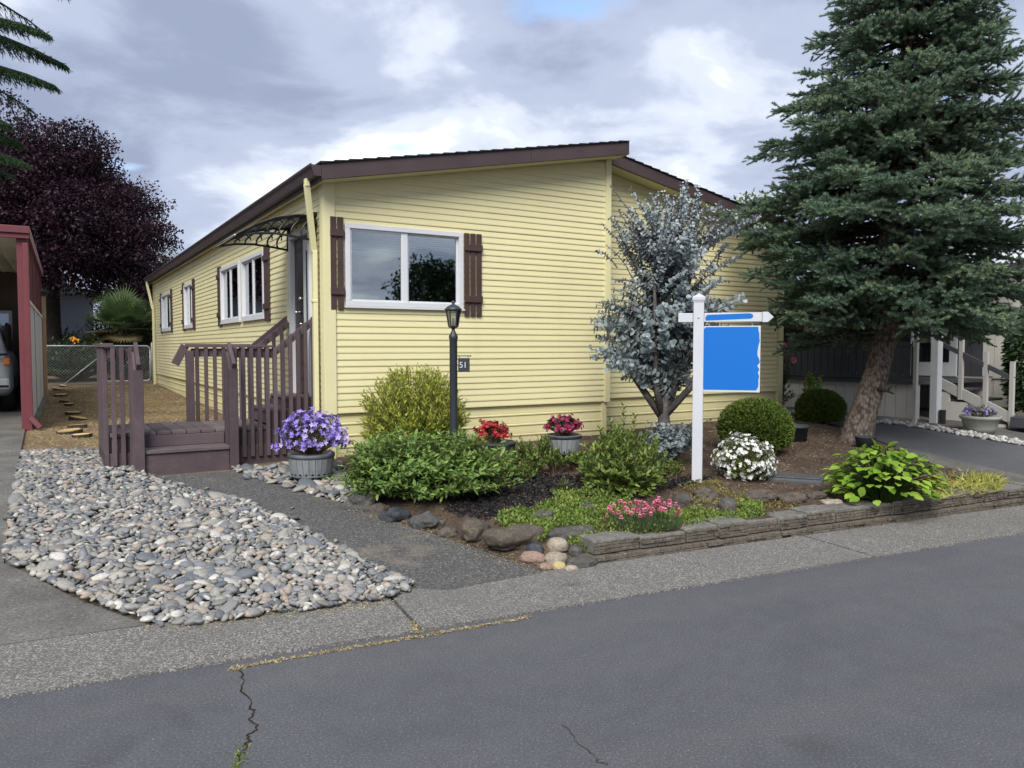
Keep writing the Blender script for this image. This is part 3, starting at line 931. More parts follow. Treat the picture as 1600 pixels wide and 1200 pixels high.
def roof_half(sign):
    if sign < 0:
        x0, x1, y0 = -OVS, W1 + 0.09, -OVF; zf = lambda x: SOF + SLOPE * x + 0.012
    else:
        x0, x1, y0 = W1 + 0.092, W2 + OVS, SET - OVF; zf = lambda x: SOF + SLOPE * (W2 - x) + 0.012
    mb = MB(); mb.prism([(x0, zf(x0)), (x1, zf(x1)), (x1, zf(x1) + RT - .03), (x0, zf(x0) + RT - .03)], 'y', y0 + 0.03, LEN + 0.25)
    rf = mb.build('roof', 'shingles', house)
    # courses of shingles with their butt edges
    n = 26; mb = MB()
    for i in range(n):
        xa = x0 - (.02 if sign < 0 else 0) + (x1 - x0) * i / n; xb = x0 + (x1 - x0) * (i + 1) / n
        lo, hi = (0.004, 0.016) if sign < 0 else (0.016, 0.004)
        za, zb = zf(xa) + RT - .03, zf(xb) + RT - .03
        if sign < 0: mb.prism([(xa, za), (xb, zb), (xb, zb + .006), (xa, za + .020)], 'y', y0 - 0.02, LEN + .27)
        else: mb.prism([(xa, za), (xb, zb), (xb, zb + .020), (xa, za + .006)], 'y', y0 - 0.02, LEN + .27)
    tag(mb.build('shingle_courses', 'shingles', rf), kind='stuff')
    xm = x0 + (x1 - x0) * (0.63 if sign < 0 else 0.1)
    for a, b in ((x0, xm - 0.002), (xm + 0.002, x1)):
        MB().prism([(a, zf(a) - .012), (b, zf(b) - .012), (b, zf(b) + RT - .032), (a, zf(a) + RT - .032)], 'y', y0, y0 + 0.028).build('rake_board', 'brown_trim', rf, bevel=0.004)
    MB().prism([(x0, zf(x0) - .014), (x1, zf(x1) - .014), (x1, zf(x1) - .003), (x0, zf(x0) - .003)], 'y', y0 + 0.031, y0 + OVF - 0.02).build('soffit', 'yellow_trim', rf)
    if sign < 0:
        MB().prism([(x0 + .02, zf(x0) - .012), (-0.02, zf(-.02) - .012), (-0.02, zf(-.02) - .003), (x0 + .02, zf(x0) - .003)], 'y', y0 + OVF - .018, LEN).build('soffit', 'yellow_trim', rf)
        g = [(x0 - .005, zf(x0) + .02), (x0 - .075, zf(x0) + .02), (x0 - .095, zf(x0) + .09), (x0 - .12, zf(x0) + .12), (x0 - .12, zf(x0) + .14), (x0 - .105, zf(x0) + .14), (x0 - .08, zf(x0) + .085), (x0 - .065, zf(x0) + .03), (x0 - .005, zf(x0) + .03)]
        MB().prism(g, 'y', y0 + .002, LEN + .2).build('gutter', 'brown_trim', rf)
        MB().prism([(x0 - .006, zf(x0) + .021), (x0 - .076, zf(x0) + .021), (x0 - .118, zf(x0) + .13), (x0 - .006, zf(x0) + .13)], 'y', y0 - .004, y0 + .001).build('gutter_end_cap', 'brown_trim', rf)
        box_part('fascia', 'brown_trim', rf, x0 - .003, x0 + .018, y0 + .03, LEN + .2, zf(x0) - .02, zf(x0) + RT - .035)
    else:
        box_part('fascia', 'brown_trim', rf, x1 - .018, x1 + .003, y0 + .03, LEN + .2, zf(x1) - .02, zf(x1) + RT - .035)
    return rf


roof_half(-1); roof_half(1)
# gap between the two roof halves closed by the side of the higher one
box_part('ridge_board', 'brown_trim', house, W1 + 0.070, W1 + 0.0905, -OVF + .03, LEN + .2, und(W1) + 0.04, und(W1) + RT + 0.01, 0)


def downspout(y, kick):
    MB().box((-0.195, y, 2.985), (0.05, 0.06, 0.08)).bar((-0.195, y, 2.965), (-0.075, y + kick, 2.28), 0.062, 0.05, (0, 1, 0)).build('downspout_elbow', 'yellow_trim', house, bevel=0.006)
    MB().box((-0.07, y + kick, 1.16), (0.05, 0.065, 2.28)).box((-0.075, y + kick, 1.75), (0.06, 0.075, 0.03)).build('downspout', 'yellow_trim', house, bevel=0.006)


downspout(-0.02, 0.17); downspout(15.0, -0.1)


def window(plane, x0, x1, z0, z1, off, panes=2, blind='top', sill=True, ratio=0.49):
    """white vinyl slider; local frame (a along the wall, d outward, z up)"""
    def T(a0, a1, d0, d1, za, zb):
        return (a0, a1, off - d1, off - d0, za, zb) if plane == 'f' else (off - d1, off - d0, a0, a1, za, zb)
    fw = 0.055
    mb = MB()
    for q in ((x0, x1, z0, z0 + fw), (x0, x1, z1 - fw, z1), (x0, x0 + fw, z0 + fw, z1 - fw), (x1 - fw, x1, z0 + fw, z1 - fw)):
        mb.span(*T(q[0], q[1], -0.06, 0.042, q[2], q[3]))
    w = mb.build('window', 'white_vinyl', house, bevel=0.004)
    xm = x0 + (x1 - x0) * ratio
    MB().span(*T(xm - .03, xm + .03, -0.04, 0.024, z0 + fw, z1 - fw)).build('sash_bar', 'white_vinyl', w, bevel=0.003)
    for a, b, d in ((x0 + fw, xm - .03, 0.010), (xm + .03, x1 - fw, -0.012)):
        MB().span(*T(a, b, d - .006, d, z0 + fw, z1 - fw)).build('pane', 'window_glass', w)
        mb = MB()
        for q in ((a, b, z0 + fw, z0 + fw + .02), (a, b, z1 - fw - .02, z1 - fw), (a, a + .02, z0 + fw + .02, z1 - fw - .02), (b - .02, b, z0 + fw + .02, z1 - fw - .02)):
            mb.span(*T(q[0], q[1], d - .012, d + .010, q[2], q[3]))
        mb.build('sash', 'white_vinyl', w)
        mb = MB()
        if blind == 'top':
            zt = z1 - fw
            for k in range(9): mb.span(*T(a + .005, b - .005, -0.060, -0.035, zt - .024 * k - .020, zt - .024 * k - .003))
            mb.span(*T(a + .005, b - .005, -0.065, -0.030, zt - .275, zt - .225))
        else:
            k = z0 + fw + .01
            while k < z1 - fw - .03:
                if plane == 'f': mb.box(((a + b) / 2, off + .07, k + .015), (b - a - .01, .05, .004), rx=R(50))
                else: mb.box((off + .07, (a + b) / 2, k + .015), (.05, b - a - .01, .004), ry=R(50))
                k += .048
        tag(mb.build('blind', 'blind' if blind == 'top' else 'blind_green', w), kind='stuff')
    if sill: MB().span(*T(x0 - .015, x1 + .015, -0.0, 0.052, z0 - .022, z0 - .002)).build('sill', 'white_vinyl', w, bevel=0.003)
    return w


window('f', *FWIN, 0.0)
for i, s in enumerate(SWINS): window('s', *s, 0.0, blind='all')


def shutter(plane, x0, x1, z0, z1, n, off=0.0):
    def T(a0, a1, d0, d1, za, zb):
        return (a0, a1, off - d1, off - d0, za, zb) if plane == 'f' else (off - d1, off - d0, a0, a1, za, zb)
    w = (x1 - x0 + 0.016) / n - 0.016
    s = MB().span(*T(x0, x0 + w, .017, .036, z0, z1)).build('shutter', 'shutter_brown', house, bevel=0.003)
    for zc in (z0 + .20, z1 - .17): MB().span(*T(x0 - .005, x1 + .005, .0365, .056, zc - .038, zc + .038)).build('shutter_batten', 'shutter_brown', s, bevel=0.003)
    for i in range(1, n):
        a = x0 + i * (w + 0.016)
        MB().span(*T(a, a + w, .017, .036, z0, z1)).build('shutter_slat', 'shutter_brown', s, bevel=0.003)


shutter('f', 0.05, 0.195, 1.655, 2.655, 2)
shutter('f', 1.68, 1.91, 1.62, 2.60, 3)
for a, b in ((2.33, 2.585), (5.65, 5.90), (8.37, 8.60), (9.70, 9.93), (11.58, 11.80), (13.43, 13.66)): shutter('s', a, b, 1.60, 2.62, 3)

# entrance door on the side wall
mb = MB()
for q in ((DOOR[0] - .02, DOOR[0] + .05, DOOR[2], DOOR[3] - .06), (DOOR[1] - .05, DOOR[1] + .02, DOOR[2], DOOR[3] - .06), (DOOR[0] - .02, DOOR[1] + .02, DOOR[3] - .06, DOOR[3])): mb.span(-0.045, 0.06, q[0], q[1], q[2], q[3])
mb.build('door_frame', 'white_vinyl', house, bevel=0.004)
door = box_part('door', 'door_brown', house, 0.01, 0.05, DOOR[0] + .052, DOOR[1] - .052, DOOR[2] + .03, DOOR[3] - .062)
box_part('door_panel', 'white_vinyl', door, -0.004, 0.009, DOOR[0] + .06, DOOR[0] + .36, DOOR[2] + .05, DOOR[3] - .10)
box_part('door_glass', 'door_brown', door, -0.008, -0.0045, DOOR[0] + .16, DOOR[0] + .235, 1.45, 2.36)
for z in (0.85, 1.05):
    box_part('door_molding', 'shutter_brown', door, -0.002, 0.0095, DOOR[1] - .36, DOOR[1] - .12, z, z + .06)
MB().tube([(0.02, 0.95, 1.66), (-0.045, 0.95, 1.66)], 0.014, 8).lathe([(0.001, -.02), (.026, -.012), (.03, 0), (.02, .015), (.001, .02)], 10, (-0.05, 0.95, 1.66)).build('door_handle', 'nickel', door, True)
MB().tube([(0.02, 0.95, 1.82), (-0.02, 0.95, 1.82)], 0.026, 10).build('door_lock', 'nickel', door, True)
MB().tube([(0.02, 0.95, 1.52), (-0.014, 0.95, 1.52)], 0.02, 8).tube([(0.02, 0.95, 1.40), (-0.014, 0.95, 1.40)], 0.02, 8).build('door_lock', 'nickel', door, True)
box_part('door_sill', 'white_vinyl', house, -0.05, 0.06, DOOR[0] - .02, DOOR[1] + .02, DOOR[2] - .03, DOOR[2] - .001)
box_part('vent_cover', 'yellow_trim', house, -0.04, -0.0, 1.345, 1.42, 1.55, 2.36, 0.004)
MB().span(-.07, -.02, 0.21, 0.27, 2.60, 2.64).lathe([(.02, -.16), (.035, -.12), (.035, -.02), (.02, 0)], 8, (-.075, .24, 2.60)).build('porch_light', 'black_metal', house)

# awning over the door: curved clear sheet on two black scroll brackets
AY0, AY1, AP = 0.30, 1.34, 0.88
prof = [(-0.02, 2.70), (-0.22, 2.69), (-0.44, 2.645), (-0.66, 2.555), (-AP, 2.42)]
mb = MB(); vs = []; fs = []
for i, (x, z) in enumerate(prof): vs += [(x, AY0 - .06, z), (x, AY1 + .06, z), (x, AY0 - .06, z + .006), (x, AY1 + .06, z + .006)]
for i in range(len(prof) - 1):
    k = i * 4; fs += [(k, k + 1, k + 5, k + 4), (k + 2, k + 6, k + 7, k + 3), (k, k + 4, k + 6, k + 2), (k + 1, k + 3, k + 7, k + 5)]
t = NT('awning_sheet'); t.color((0.12, 0.13, 0.13)); t.rough(0.25, 0.5)
tr = t.new('ShaderNodeBsdfTransparent'); mx = t.new('ShaderNodeMixShader'); mx.inputs[0].default_value = 0.35
t.l.new(t.b.outputs[0], mx.inputs[1]); t.l.new(tr.outputs[0], mx.inputs[2]); t.l.new(mx.outputs[0], t.out.inputs['Surface'])
awning = mb.add(vs, fs).build('awning', 'awning_sheet', house, True)
for y in (AY0, AY1):
    mb = MB()
    mb.tube([(x, y, z - .012) for x, z in prof], 0.016, 6)
    mb.box((-0.032, y, 2.565), (0.03, 0.035, 0.29))
    low = [(-0.03, 2.43), (-0.22, 2.455), (-0.45, 2.475), (-0.66, 2.462), (-0.84, 2.425)]
    mb.tube([(x, y, z) for x, z in low], 0.014, 6)
    for xa, xb in ((-.06, -.16), (-.16, -.28), (-.28, -.41), (-.41, -.54), (-.54, -.66)):
        def zt(x): return np.interp(-x, [-p[0] for p in prof], [p[1] for p in prof]) - .02
        def zl(x): return np.interp(-x, [-p[0] for p in low], [p[1] for p in low])
        p0, p1 = (xa, zt(xa)), (xb, zl(xb)); pts = []
        for k in range(7):
            s = k / 6; bow = math.sin(math.pi * s) * 0.05
            pts.append((p0[0] + (p1[0] - p0[0]) * s - bow, y, p0[1] + (p1[1] - p0[1]) * s - bow * .4))
        mb.tube(pts, 0.012, 5)
        pts = []
        for k in range(7):
            s = k / 6; bow = math.sin(math.pi * s) * 0.035
            pts.append((xb + (xa - xb) * .45 * s + bow * .6, y, zt(xb) + (zl(xa) - zt(xb)) * .55 * s))
        mb.tube(pts, 0.009, 5)
    mb.build('awning_bracket', 'black_metal', awning, True)
MB().tube([(-AP, AY0 - .07, 2.418), (-AP, AY1 + .07, 2.418)], 0.012, 6).build('awning_edge', 'nickel', awning, True)
MB().span(-.05, -.018, AY0 - .07, AY1 + .07, 2.69, 2.73).build('awning_rail', 'black_metal', awning)

# ------------------------------------------------------------------ entry deck
deck = thing('entry_deck', 'purple brown wooden entry deck with slatted railings and one low step', 'deck', (CORNER.x, CORNER.y, BASE_Z), TH)
DZ, TZ = 0.385, 0.232
D0, D1 = 0.40, 1.42
XL, XS, XR = -2.08, -1.84, -0.955


def dpart(name, x0, x1, y0, y1, z0, z1, mat='deck_wood', b=0.005): return box_part(name, mat, deck, x0, x1, y0, y1, z0, z1, b)


x = XL
while x < -0.52:                         # platform boards run front to back
    dpart('deck_board', x + .004, min(x + .138, -0.505), D0 - .02, D1, DZ - .036, DZ, 'deck_tread'); x += 0.142
dpart('joist', XL + .02, -.03, D0 - .002, D0 + .036, 0.06, DZ - .038)
dpart('joist', XL + .02, -.03, D1 - .04, D1 - .004, -0.02, DZ - .038)
dpart('joist', XL + .02, XL + .058, D0 + .04, D1 - .045, -0.02, DZ - .038)
dpart('skirt_board', XR + .03, -.03, D0 - .045, D0 - .006, -0.02, 0.19)
dpart('skirt_board', XL + .0, XS - .03, D0 - .045, D0 - .006, -0.10, 0.19)
dpart('skirt_board', XL - .045, XL - .006, D0 - .045, D1, -0.10, 0.19)
# low entrance step
dpart('step_tread', XS + .045, XR - .045, 0.085, D0 - .01, TZ - .036, TZ, 'deck_tread')
dpart('step_riser', XS + .045, XR - .045, 0.105, 0.143, -0.03, TZ - .038)
dpart('step_riser', XS + .045, XR - .045, D0 - .040, D0 - .005, TZ + .002, DZ - .038)
# flight up to the door
for k, (xa, z) in enumerate(((-0.50, 0.555), (-0.26, 0.69))):
    dpart('stair_tread', xa, xa + .25, D0 + .02, D1 - .05, z - .036, z, 'deck_tread')
    dpart('stair_riser', xa + .02, xa + .055, D0 + .02, D1 - .05, z - .175, z - .038)
for y in (D0 + .0, D1 - .04):
    MB().prism([(-.53, .20), (-.03, .35), (-.03, .68), (-.26, .68), (-.27, .55), (-.52, .54)], 'y', y - .001, y + .018).build('stringer', 'deck_wood', deck)


def rail_top(x): return 1.245 if x < -0.48 else 1.245 + (x + 0.48) * 0.80


def slats(xa, xb, y0, zb, step=0.084):
    x = xa
    while x < xb:
        zt = rail_top(x)
        MB().prism([(x, zb), (x + .040, zb), (x + .040, zt), (x, zt)] if x < -.48 else [(x, zb), (x + .040, zb), (x + .040, zt + .025), (x, zt)], 'y', y0, y0 + .038).build('baluster', 'deck_wood', deck, bevel=0.003)
        x += step


slats(XR + .05, -0.05, D0 - .085, 0.07)
slats(XL + .02, XS - .05, D0 - .085, 0.07, 0.078)
for (y, xa) in ((D0 - .045, XR + .0), (D1 - .04, -1.16)):
    dpart('rail', xa, -0.48, y, y + .036, 1.135, 1.232)
    MB().prism([(-.478, 1.13), (-.012, 1.505), (-.012, 1.60), (-.478, 1.225)], 'y', y, y + .036).build('stair_rail', 'deck_wood', deck, bevel=0.004)
MB().prism([(-.478, 1.15), (-.012, 1.525), (-.012, 1.66), (-.478, 1.275)], 'y', D1 + .0, D1 + .035).build('stair_rail', 'deck_wood', deck, bevel=0.004)
dpart('rail', XL, XS, D0 - .045, D0 - .009, 1.135, 1.232)
dpart('rail', XL - .005, XL + .03, D0 - .008, D1, 1.135, 1.232)
# left side railing, seen nearly end-on
y = D0 + .01
while y < D1 - .02:
    dpart('baluster', XL - .045, XL - .006, y, y + .040, 0.07, 1.245, b=0.003); y += 0.088
dpart('rail_cap', XL - .06, XL + .05, D0 - .09, D1 + .02, 1.247, 1.285)
# far side railing
x = -1.12
while x < -0.10:
    zt = rail_top(x); dpart('baluster', x, x + .040, D1 + .0 - .075, D1 - .041, DZ if x < -.5 else DZ + .12, zt + .0, b=0.003); x += 0.098
dpart('post', -1.22, -1.135, D1 - .08, D1 - .0, 0.0, 1.205)
dpart('rail_cap', -1.22, -0.50, D1 - .09, D1 + .005, 1.247, 1.285)
MB().bar((-1.225, D1 - .045, 1.266), (-1.335, D1 - .045, 1.05), 0.09, 0.036, (0, 1, 0)).build('rail_cap_end', 'deck_wood', deck, bevel=0.004)
# step posts with sloping caps
for x in (XS, XR):
    dpart('post', x - .043, x + .043, 0.06, 0.145, -0.06, 1.03)
    dpart('post', x - .043, x + .043, D0 - .135, D0 - .05, -0.03, 1.20)
    MB().bar((x, 0.045, 1.045), (x, D0 - .10, 1.262), 0.095, 0.038, (1, 0, 0)).build('rail_cap_end', 'deck_wood', deck, bevel=0.004)
    MB().bar((x - .02, 0.15, 1.00), (x - .02, D0 - .14, 1.17), 0.036, 0.09).build('rail', 'deck_wood', deck, bevel=0.004)
dpart('rail_cap', XR - .05, -0.485, D0 - .09, D0 - .005, 1.247, 1.27)

# ------------------------------------------------------------------ plants
def ellip_dirs(n, zmin=-0.15):
    d = rand_dirs(n * 3); d = d[d[:, 2] > zmin][:n]
    return d


def shrub(name, label, cat, base, rx, ry, h, stems, per, ln, wd, shape, mat, rough=0.12, start=0.35, up=0.4, out=0.6, zmin=-0.1, rot=0.0,
          stem_mat='bark_brown', stem_r=0.006, flat=0.75, group=None, spread=0.25, parent=None, tint_mean=0.45, lean=(0, 0)):
    """stems fan out from the base to an uneven dome; leaves sit along the outer part of each stem"""
    root = parent or thing(name, label, cat, tuple(base), rot, group)
    d = ellip_dirs(stems, zmin); n = len(d)
    lump = np.array([mnoise.noise(Vector(q * 2.1) + Vector(base)) for q in d])
    rad = 1.0 + rough * 2.2 * lump + rng.normal(0, rough * .6, n)
    tip = d * rad[:, None] * np.array([rx, ry, h * 0.55]) + np.array([lean[0], lean[1], h * 0.45])
    tip[:, 2] = np.maximum(tip[:, 2], 0.03)
    b = np.stack([d[:, 0] * rx * spread, d[:, 1] * ry * spread, np.zeros(n)], -1)
    mid = b * 0.5 + tip * 0.5 + np.stack([np.zeros(n), np.zeros(n), h * 0.12 * np.ones(n)], -1) - np.concatenate([d[:, :2] * rx * .1, np.zeros((n, 1))], 1)
    s = np.linspace(0, 1, 5)[None, :, None]
    path = (1 - s) ** 2 * b[:, None] + 2 * s * (1 - s) * mid[:, None] + s ** 2 * tip[:, None]
    thin_tubes('stems', stem_mat, root, path[::max(1, n // 500)], stem_r, stem_r * .35)
    si = np.tile(start + (1 - start) * (np.arange(per) + 0.5) / per, n) + rng.normal(0, .02, n * per)
    k = np.repeat(np.arange(n), per); si = np.clip(si, 0, 1)[:, None]
    pos = (1 - si) ** 2 * b[k] + 2 * si * (1 - si) * mid[k] + si ** 2 * tip[k]
    tan = unit(2 * (1 - si) * (mid[k] - b[k]) + 2 * si * (tip[k] - mid[k]))
    rd = rand_dirs(n * per); rd[:, 2] *= 0.6
    dirs = unit(tan * (1 - out) + rd * out + np.array([0, 0, up]) * 0.5)
    ups = unit(rand_dirs(n * per) * (1 - flat) + np.array([0, 0, 1.0]) * flat + d[k] * .35)
    N = n * per; sz = rng.uniform(.7, 1.2, N)
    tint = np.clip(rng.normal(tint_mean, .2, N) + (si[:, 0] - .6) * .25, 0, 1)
    leaf_mesh('foliage', mat, root, pos, dirs, ups, ln * sz, wd * sz, shape, tint)
    return root, tip, d


def petals(name, mat, root, centres, dirs, size, n=5, shape='oval', cup=0.5, wid=0.62):
    N = len(centres); d = unit(np.asarray(dirs, float)); ref = rand_dirs(N); s = unit(np.cross(d, ref)); t = np.cross(d, s)
    P, D, Uu = [], [], []
    for k in range(n):
        a = 2 * math.pi * k / n
        o = s * math.cos(a) + t * math.sin(a)
        P.append(centres); D.append(unit(o + d * cup)); Uu.append(d)
    tint = np.tile(np.clip(rng.normal(.5, .25, N), 0, 1), n)
    sz = np.tile(size * rng.uniform(.75, 1.2, N), n)
    return leaf_mesh(name, mat, root, np.concatenate(P), np.concatenate(D), np.concatenate(Uu), sz, sz * wid, shape, tint)


def clumps(centre, radii, n, inner=0.35, low=-0.9):
    """centres of leaf clumps filling a crown unevenly"""
    d = rand_dirs(n * 2); d = d[d[:, 2] > low][:n]
    r = inner + (1 - inner) * rng.random(len(d)) ** 0.5
    w = np.array([1 + .22 * mnoise.noise(Vector(q * 1.6) + Vector(centre)) * 2 for q in d])
    return np.asarray(centre) + d * (r * w)[:, None] * np.asarray(radii), d


def broad_tree(name, label, base, height, centre, radii, nclump, per, csize, leaf, mat, bark, trunk_r=0.15, shape='diamond', group=None, droop=0.0, low=-0.9):
    """centre/radii in coordinates relative to the base"""
    root = thing(name, label, 'tree', tuple(base), 0, group)
    c, d = clumps(centre, radii, nclump, low=low)
    tk = Vector((centre[0] * .5, centre[1] * .5, centre[2] - radii[2] * 0.35))
    mb = MB(); mb.tube([(0, 0, -.1), (tk.x * .3, tk.y * .3, tk.z * .45), tuple(tk), (centre[0], centre[1], centre[2] + radii[2] * .5)], [trunk_r * 1.25, trunk_r, trunk_r * .8, trunk_r * .2], 9)
    mb.build('trunk', bark, root, True)
    n = len(c); s = np.linspace(0, 1, 5)[None, :, None]
    st = np.array(tk)[None] + (np.array([centre[0], centre[1], centre[2] + radii[2] * .5]) - np.array(tk))[None] * rng.random((n, 1)) * .8
    md = (st + c) / 2 + np.array([0, 0, .12 * radii[2]])
    path = (1 - s) ** 2 * st[:, None] + 2 * s * (1 - s) * md[:, None] + s ** 2 * c[:, None]
    thin_tubes('limbs', bark, root, path, trunk_r * .28, trunk_r * .05, 4)
    k = np.repeat(np.arange(n), per); N = len(k)
    g = rand_dirs(N) * (rng.random((N, 1)) ** .45) * np.array([1, 1, .6]) * csize * 0.78
    pos = c[k] + g
    dirs = unit(rand_dirs(N) + d[k] * .6 + np.array([0, 0, -droop])); ups = unit(rand_dirs(N) * .7 + np.array([0, 0, .6]))
    sz = rng.uniform(.6, 1.25, N) * leaf
    ct = rng.normal(.45, .14, n)
    leaf_mesh('crown', mat, root, pos, dirs, ups, sz, sz * .62, shape, np.clip(ct[k] + rng.normal(0, .15, N), 0, 1))
    return root


# ---- blue spruce beside the drive
def spruce():
    b = gp(1336, 690, bz)
    root = thing('spruce_tree', 'tall blue green spruce with leaning bare trunk between house and driveway', 'tree', tuple(b))
    lean = [(0, 0, -0.12), (0.03, 0, 0.10), (0.13, 0.0, 0.50), (0.29, 0.02, 0.95), (0.40, 0.04, 1.40), (0.46, 0.05, 2.2), (0.36, 0.05, 3.6), (0.6, 0.05, 5.2), (0.78, 0.05, 7.3)]
    pts = [Vector(p) for p in lean]
    mb = MB(); fine, rr = [], []
    rads = [0.25, 0.205, 0.168, 0.155, 0.148, 0.135, 0.11, 0.075, 0.02]
    for i in range(len(pts) - 1):
        for k in range(8):
            fine.append(pts[i].lerp(pts[i + 1], k / 8)); rr.append(rads[i] + (rads[i + 1] - rads[i]) * k / 8)
    mb.tube(fine, rr, 22)
    vs = []
    for p in mb.v:
        q = Vector(p); w = 0.018 * mnoise.noise(Vector((q.x * 9, q.y * 9, q.z * 3))) + 0.010 * mnoise.noise(Vector((q.x * 28, q.y * 28, q.z * 12)))
        ax = Vector((np.interp(q.z, [l[2] for l in lean], [l[0] for l in lean]), .03, q.z)); o = (q - ax)
        vs.append(tuple(q + (o.normalized() * w if o.length > 1e-3 else o)))
    mb.v = vs; mb.build('trunk', 'spruce_bark', root, True)
    MB().tube([(0.22, -.15, .72), (.30, -.24, .70), (.38, -.27, .66)], [.03, .022, .008], 6).tube([(.30, -.24, .70), (.33, -.30, .76)], [.016, .006], 5).build('branch_stub', 'bark_dark', root, True)
    prof_z = [1.50, 1.80, 2.2, 2.6, 3.15, 3.7, 4.2, 4.8, 5.4, 5.9, 6.8, 7.9]
    prof_r = [1.05, 1.62, 1.78, 1.80, 1.84, 1.60, 1.55, 1.44, 1.18, 1.0, 0.6, 0.1]
    ax_z, ax_x = [1.2, 1.6, 2.2, 3.05, 3.7, 4.75, 5.9, 7.8], [.46, .54, .50, .34, .34, .56, .74, .80]
    P, D, Uu, T, LN, twigs, boughs = [], [], [], [], [], [], []
    z = 1.66; az0 = 0.0
    while z < 7.5:
        Rz = np.interp(z, prof_z, prof_r); m = 14 if z < 4.5 else 11
        az0 += 1.1
        tier = 1.0 + 0.14 * math.sin(z * 4.6)
        for j in range(m):
            az = az0 + 2 * math.pi * (j + rng.uniform(-.5, .5)) / m
            Ln = Rz * tier * rng.uniform(0.74, 1.08)
            h = np.array([math.cos(az), math.sin(az), 0]); side = np.array([-h[1], h[0], 0])
            c0 = np.array([np.interp(z, ax_z, ax_x), .04, z + rng.uniform(-.22, .22)])
            rise = rng.uniform(-.02, .14) if z > 2.0 else rng.uniform(-.02, .10)
            def bp(s): return c0 + h * Ln * s + np.array([0, 0, Ln * (rise * s - 0.40 * s * s + 0.24 * s ** 3)])
            boughs.append([bp(s) for s in np.linspace(0, .96, 6)])
            ntw = int(Ln / 0.108); btint = rng.normal(.42, .10)
            for q in range(ntw):
                s = 0.24 + 0.76 * (q + .5) / ntw
                p0 = bp(s)
                for sg in (-1, 1):
                    tl = (0.20 + 0.36 * (1 - s) * min(1.0, Ln)) * rng.uniform(.65, 1.2)
                    td = unit(h * (0.65 + .25 * s) + side * sg * (1.0 - .3 * s) + np.array([0, 0, rng.uniform(-.55, .40)]))
                    p1 = p0 + td * tl
                    twigs.append([p0, p0 + td * tl * .5 + [0, 0, .01], p1 - [0, 0, .03 * tl]])
                    ns = max(2, int(tl / (0.062 if h[1] < .45 and s > .4 else 0.12)))
                    for w in range(ns + 1):
                        f = (w + rng.uniform(.2, .8)) / (ns + 1)
                        sp = p0 + (p1 - p0) * f
                        sgn = 1 if w % 2 else -1
                        perp = np.cross(td, [0, 0, 1])
                        sd = unit(td * .45 + h * .35 + perp * sgn * rng.uniform(.0, .6) + rng.normal(0, .38, 3) + np.array([0, 0, .10])) if w < ns else unit(td + rng.normal(0, .15, 3))
                        P.append(sp); D.append(sd); Uu.append(rng.normal(size=3)); LN.append(rng.uniform(.065, .115))
                        T.append(btint + rng.normal(0, .15) + (.28 if (sd[2] > .12 and s > .75 and rng.random() < .3) else 0))
            for w in range(4):
                P.append(bp(.9 + .035 * w)); D.append(unit(h + side * rng.normal(0, .35) + np.array([0, 0, rng.uniform(-.1, .3)]))); Uu.append(rng.normal(size=3)); LN.append(rng.uniform(.12, .19)); T.append(btint + .1)
        z += rng.uniform(0.17, 0.23)
    thin_tubes('boughs', 'bark_dark', root, np.array(boughs), 0.032, 0.006, 5)
    thin_tubes('twigs', 'bark_dark', root, np.array(twigs), 0.006, 0.002, 3)
    LN = np.array(LN)
    leaf_mesh('crown', 'spruce_needles', root, np.array(P), np.array(D), np.array(Uu), LN, LN * .36 + .032, 'shoot', np.clip(T, 0, 1))
    print('spruce shoots', len(P))


spruce()


# ---- cedar reaching in from the left edge
def cedar():
    x, y = at(-120, 560, 15.0)[:2]; z0 = gz(x, y)
    root = thing('cedar_tree', 'drooping green cedar boughs reaching in at the left edge above the carport', 'tree', (x, y, z0))
    MB().tube([(0, 0, -.1), (0, 0, 4), (0, 0, 9), (.05, 0, 13)], [.32, .26, .16, .03], 10).build('trunk', 'bark_dark', root, True)
    P, D, T, bo = [], [], [], []
    levels = [(8.3, 2.85, 0.05), (7.35, 2.75, -.1), (6.55, 2.55, .12), (5.6, 1.9, -.1), (9.4, 2.1, 0), (10.4, 1.8, .1), (4.95, 2.0, .05)]
    for z, ln, da in levels:
        for j in range(7):
            az = da + 2 * math.pi * j / 7 + (rng.uniform(-.2, .2) if j else 0); l = ln * (1 if j == 0 else rng.uniform(.7, 1.0))
            h = np.array([math.cos(az), math.sin(az), 0]); sd = np.array([-h[1], h[0], 0])
            f = lambda s: np.array([0, 0, z]) + h * l * s + np.array([0, 0, l * (.16 * s - .30 * s * s)])
            bo.append([f(s) for s in np.linspace(0, 1, 6)])
            nq = 96 if abs(math.sin(az)) < .75 and math.cos(az) > 0 else 14
            for q in range(nq):
                s = .2 + .8 * (q + rng.random()) / nq; p = f(s)
                for sg in (-1, 1):
                    tl = (.10 + .55 * (1 - s) ** .8) * rng.uniform(.6, 1.15)
                    td = unit(h * .7 + sd * sg * rng.uniform(.2, .9) + np.array([0, 0, -.55]))
                    for w in range(6):
                        fr = (w + rng.random()) / 6
                        pp = p + td * tl * fr + np.array([0, 0, -.16 * tl * fr * fr])
                        P.append(pp); D.append(unit(td + np.array([0, 0, -.6]) + rng.normal(0, .5, 3))); T.append(.45 + rng.normal(0, .2))
    thin_tubes('boughs', 'bark_dark', root, np.array(bo), .05, .008, 5)
    n = len(P)
    leaf_mesh('crown', 'cedar_needles', root, np.array(P), np.array(D), rand_dirs(n), rng.uniform(.08, .15, n), .060, 'sprig', np.clip(T, 0, 1))


cedar()

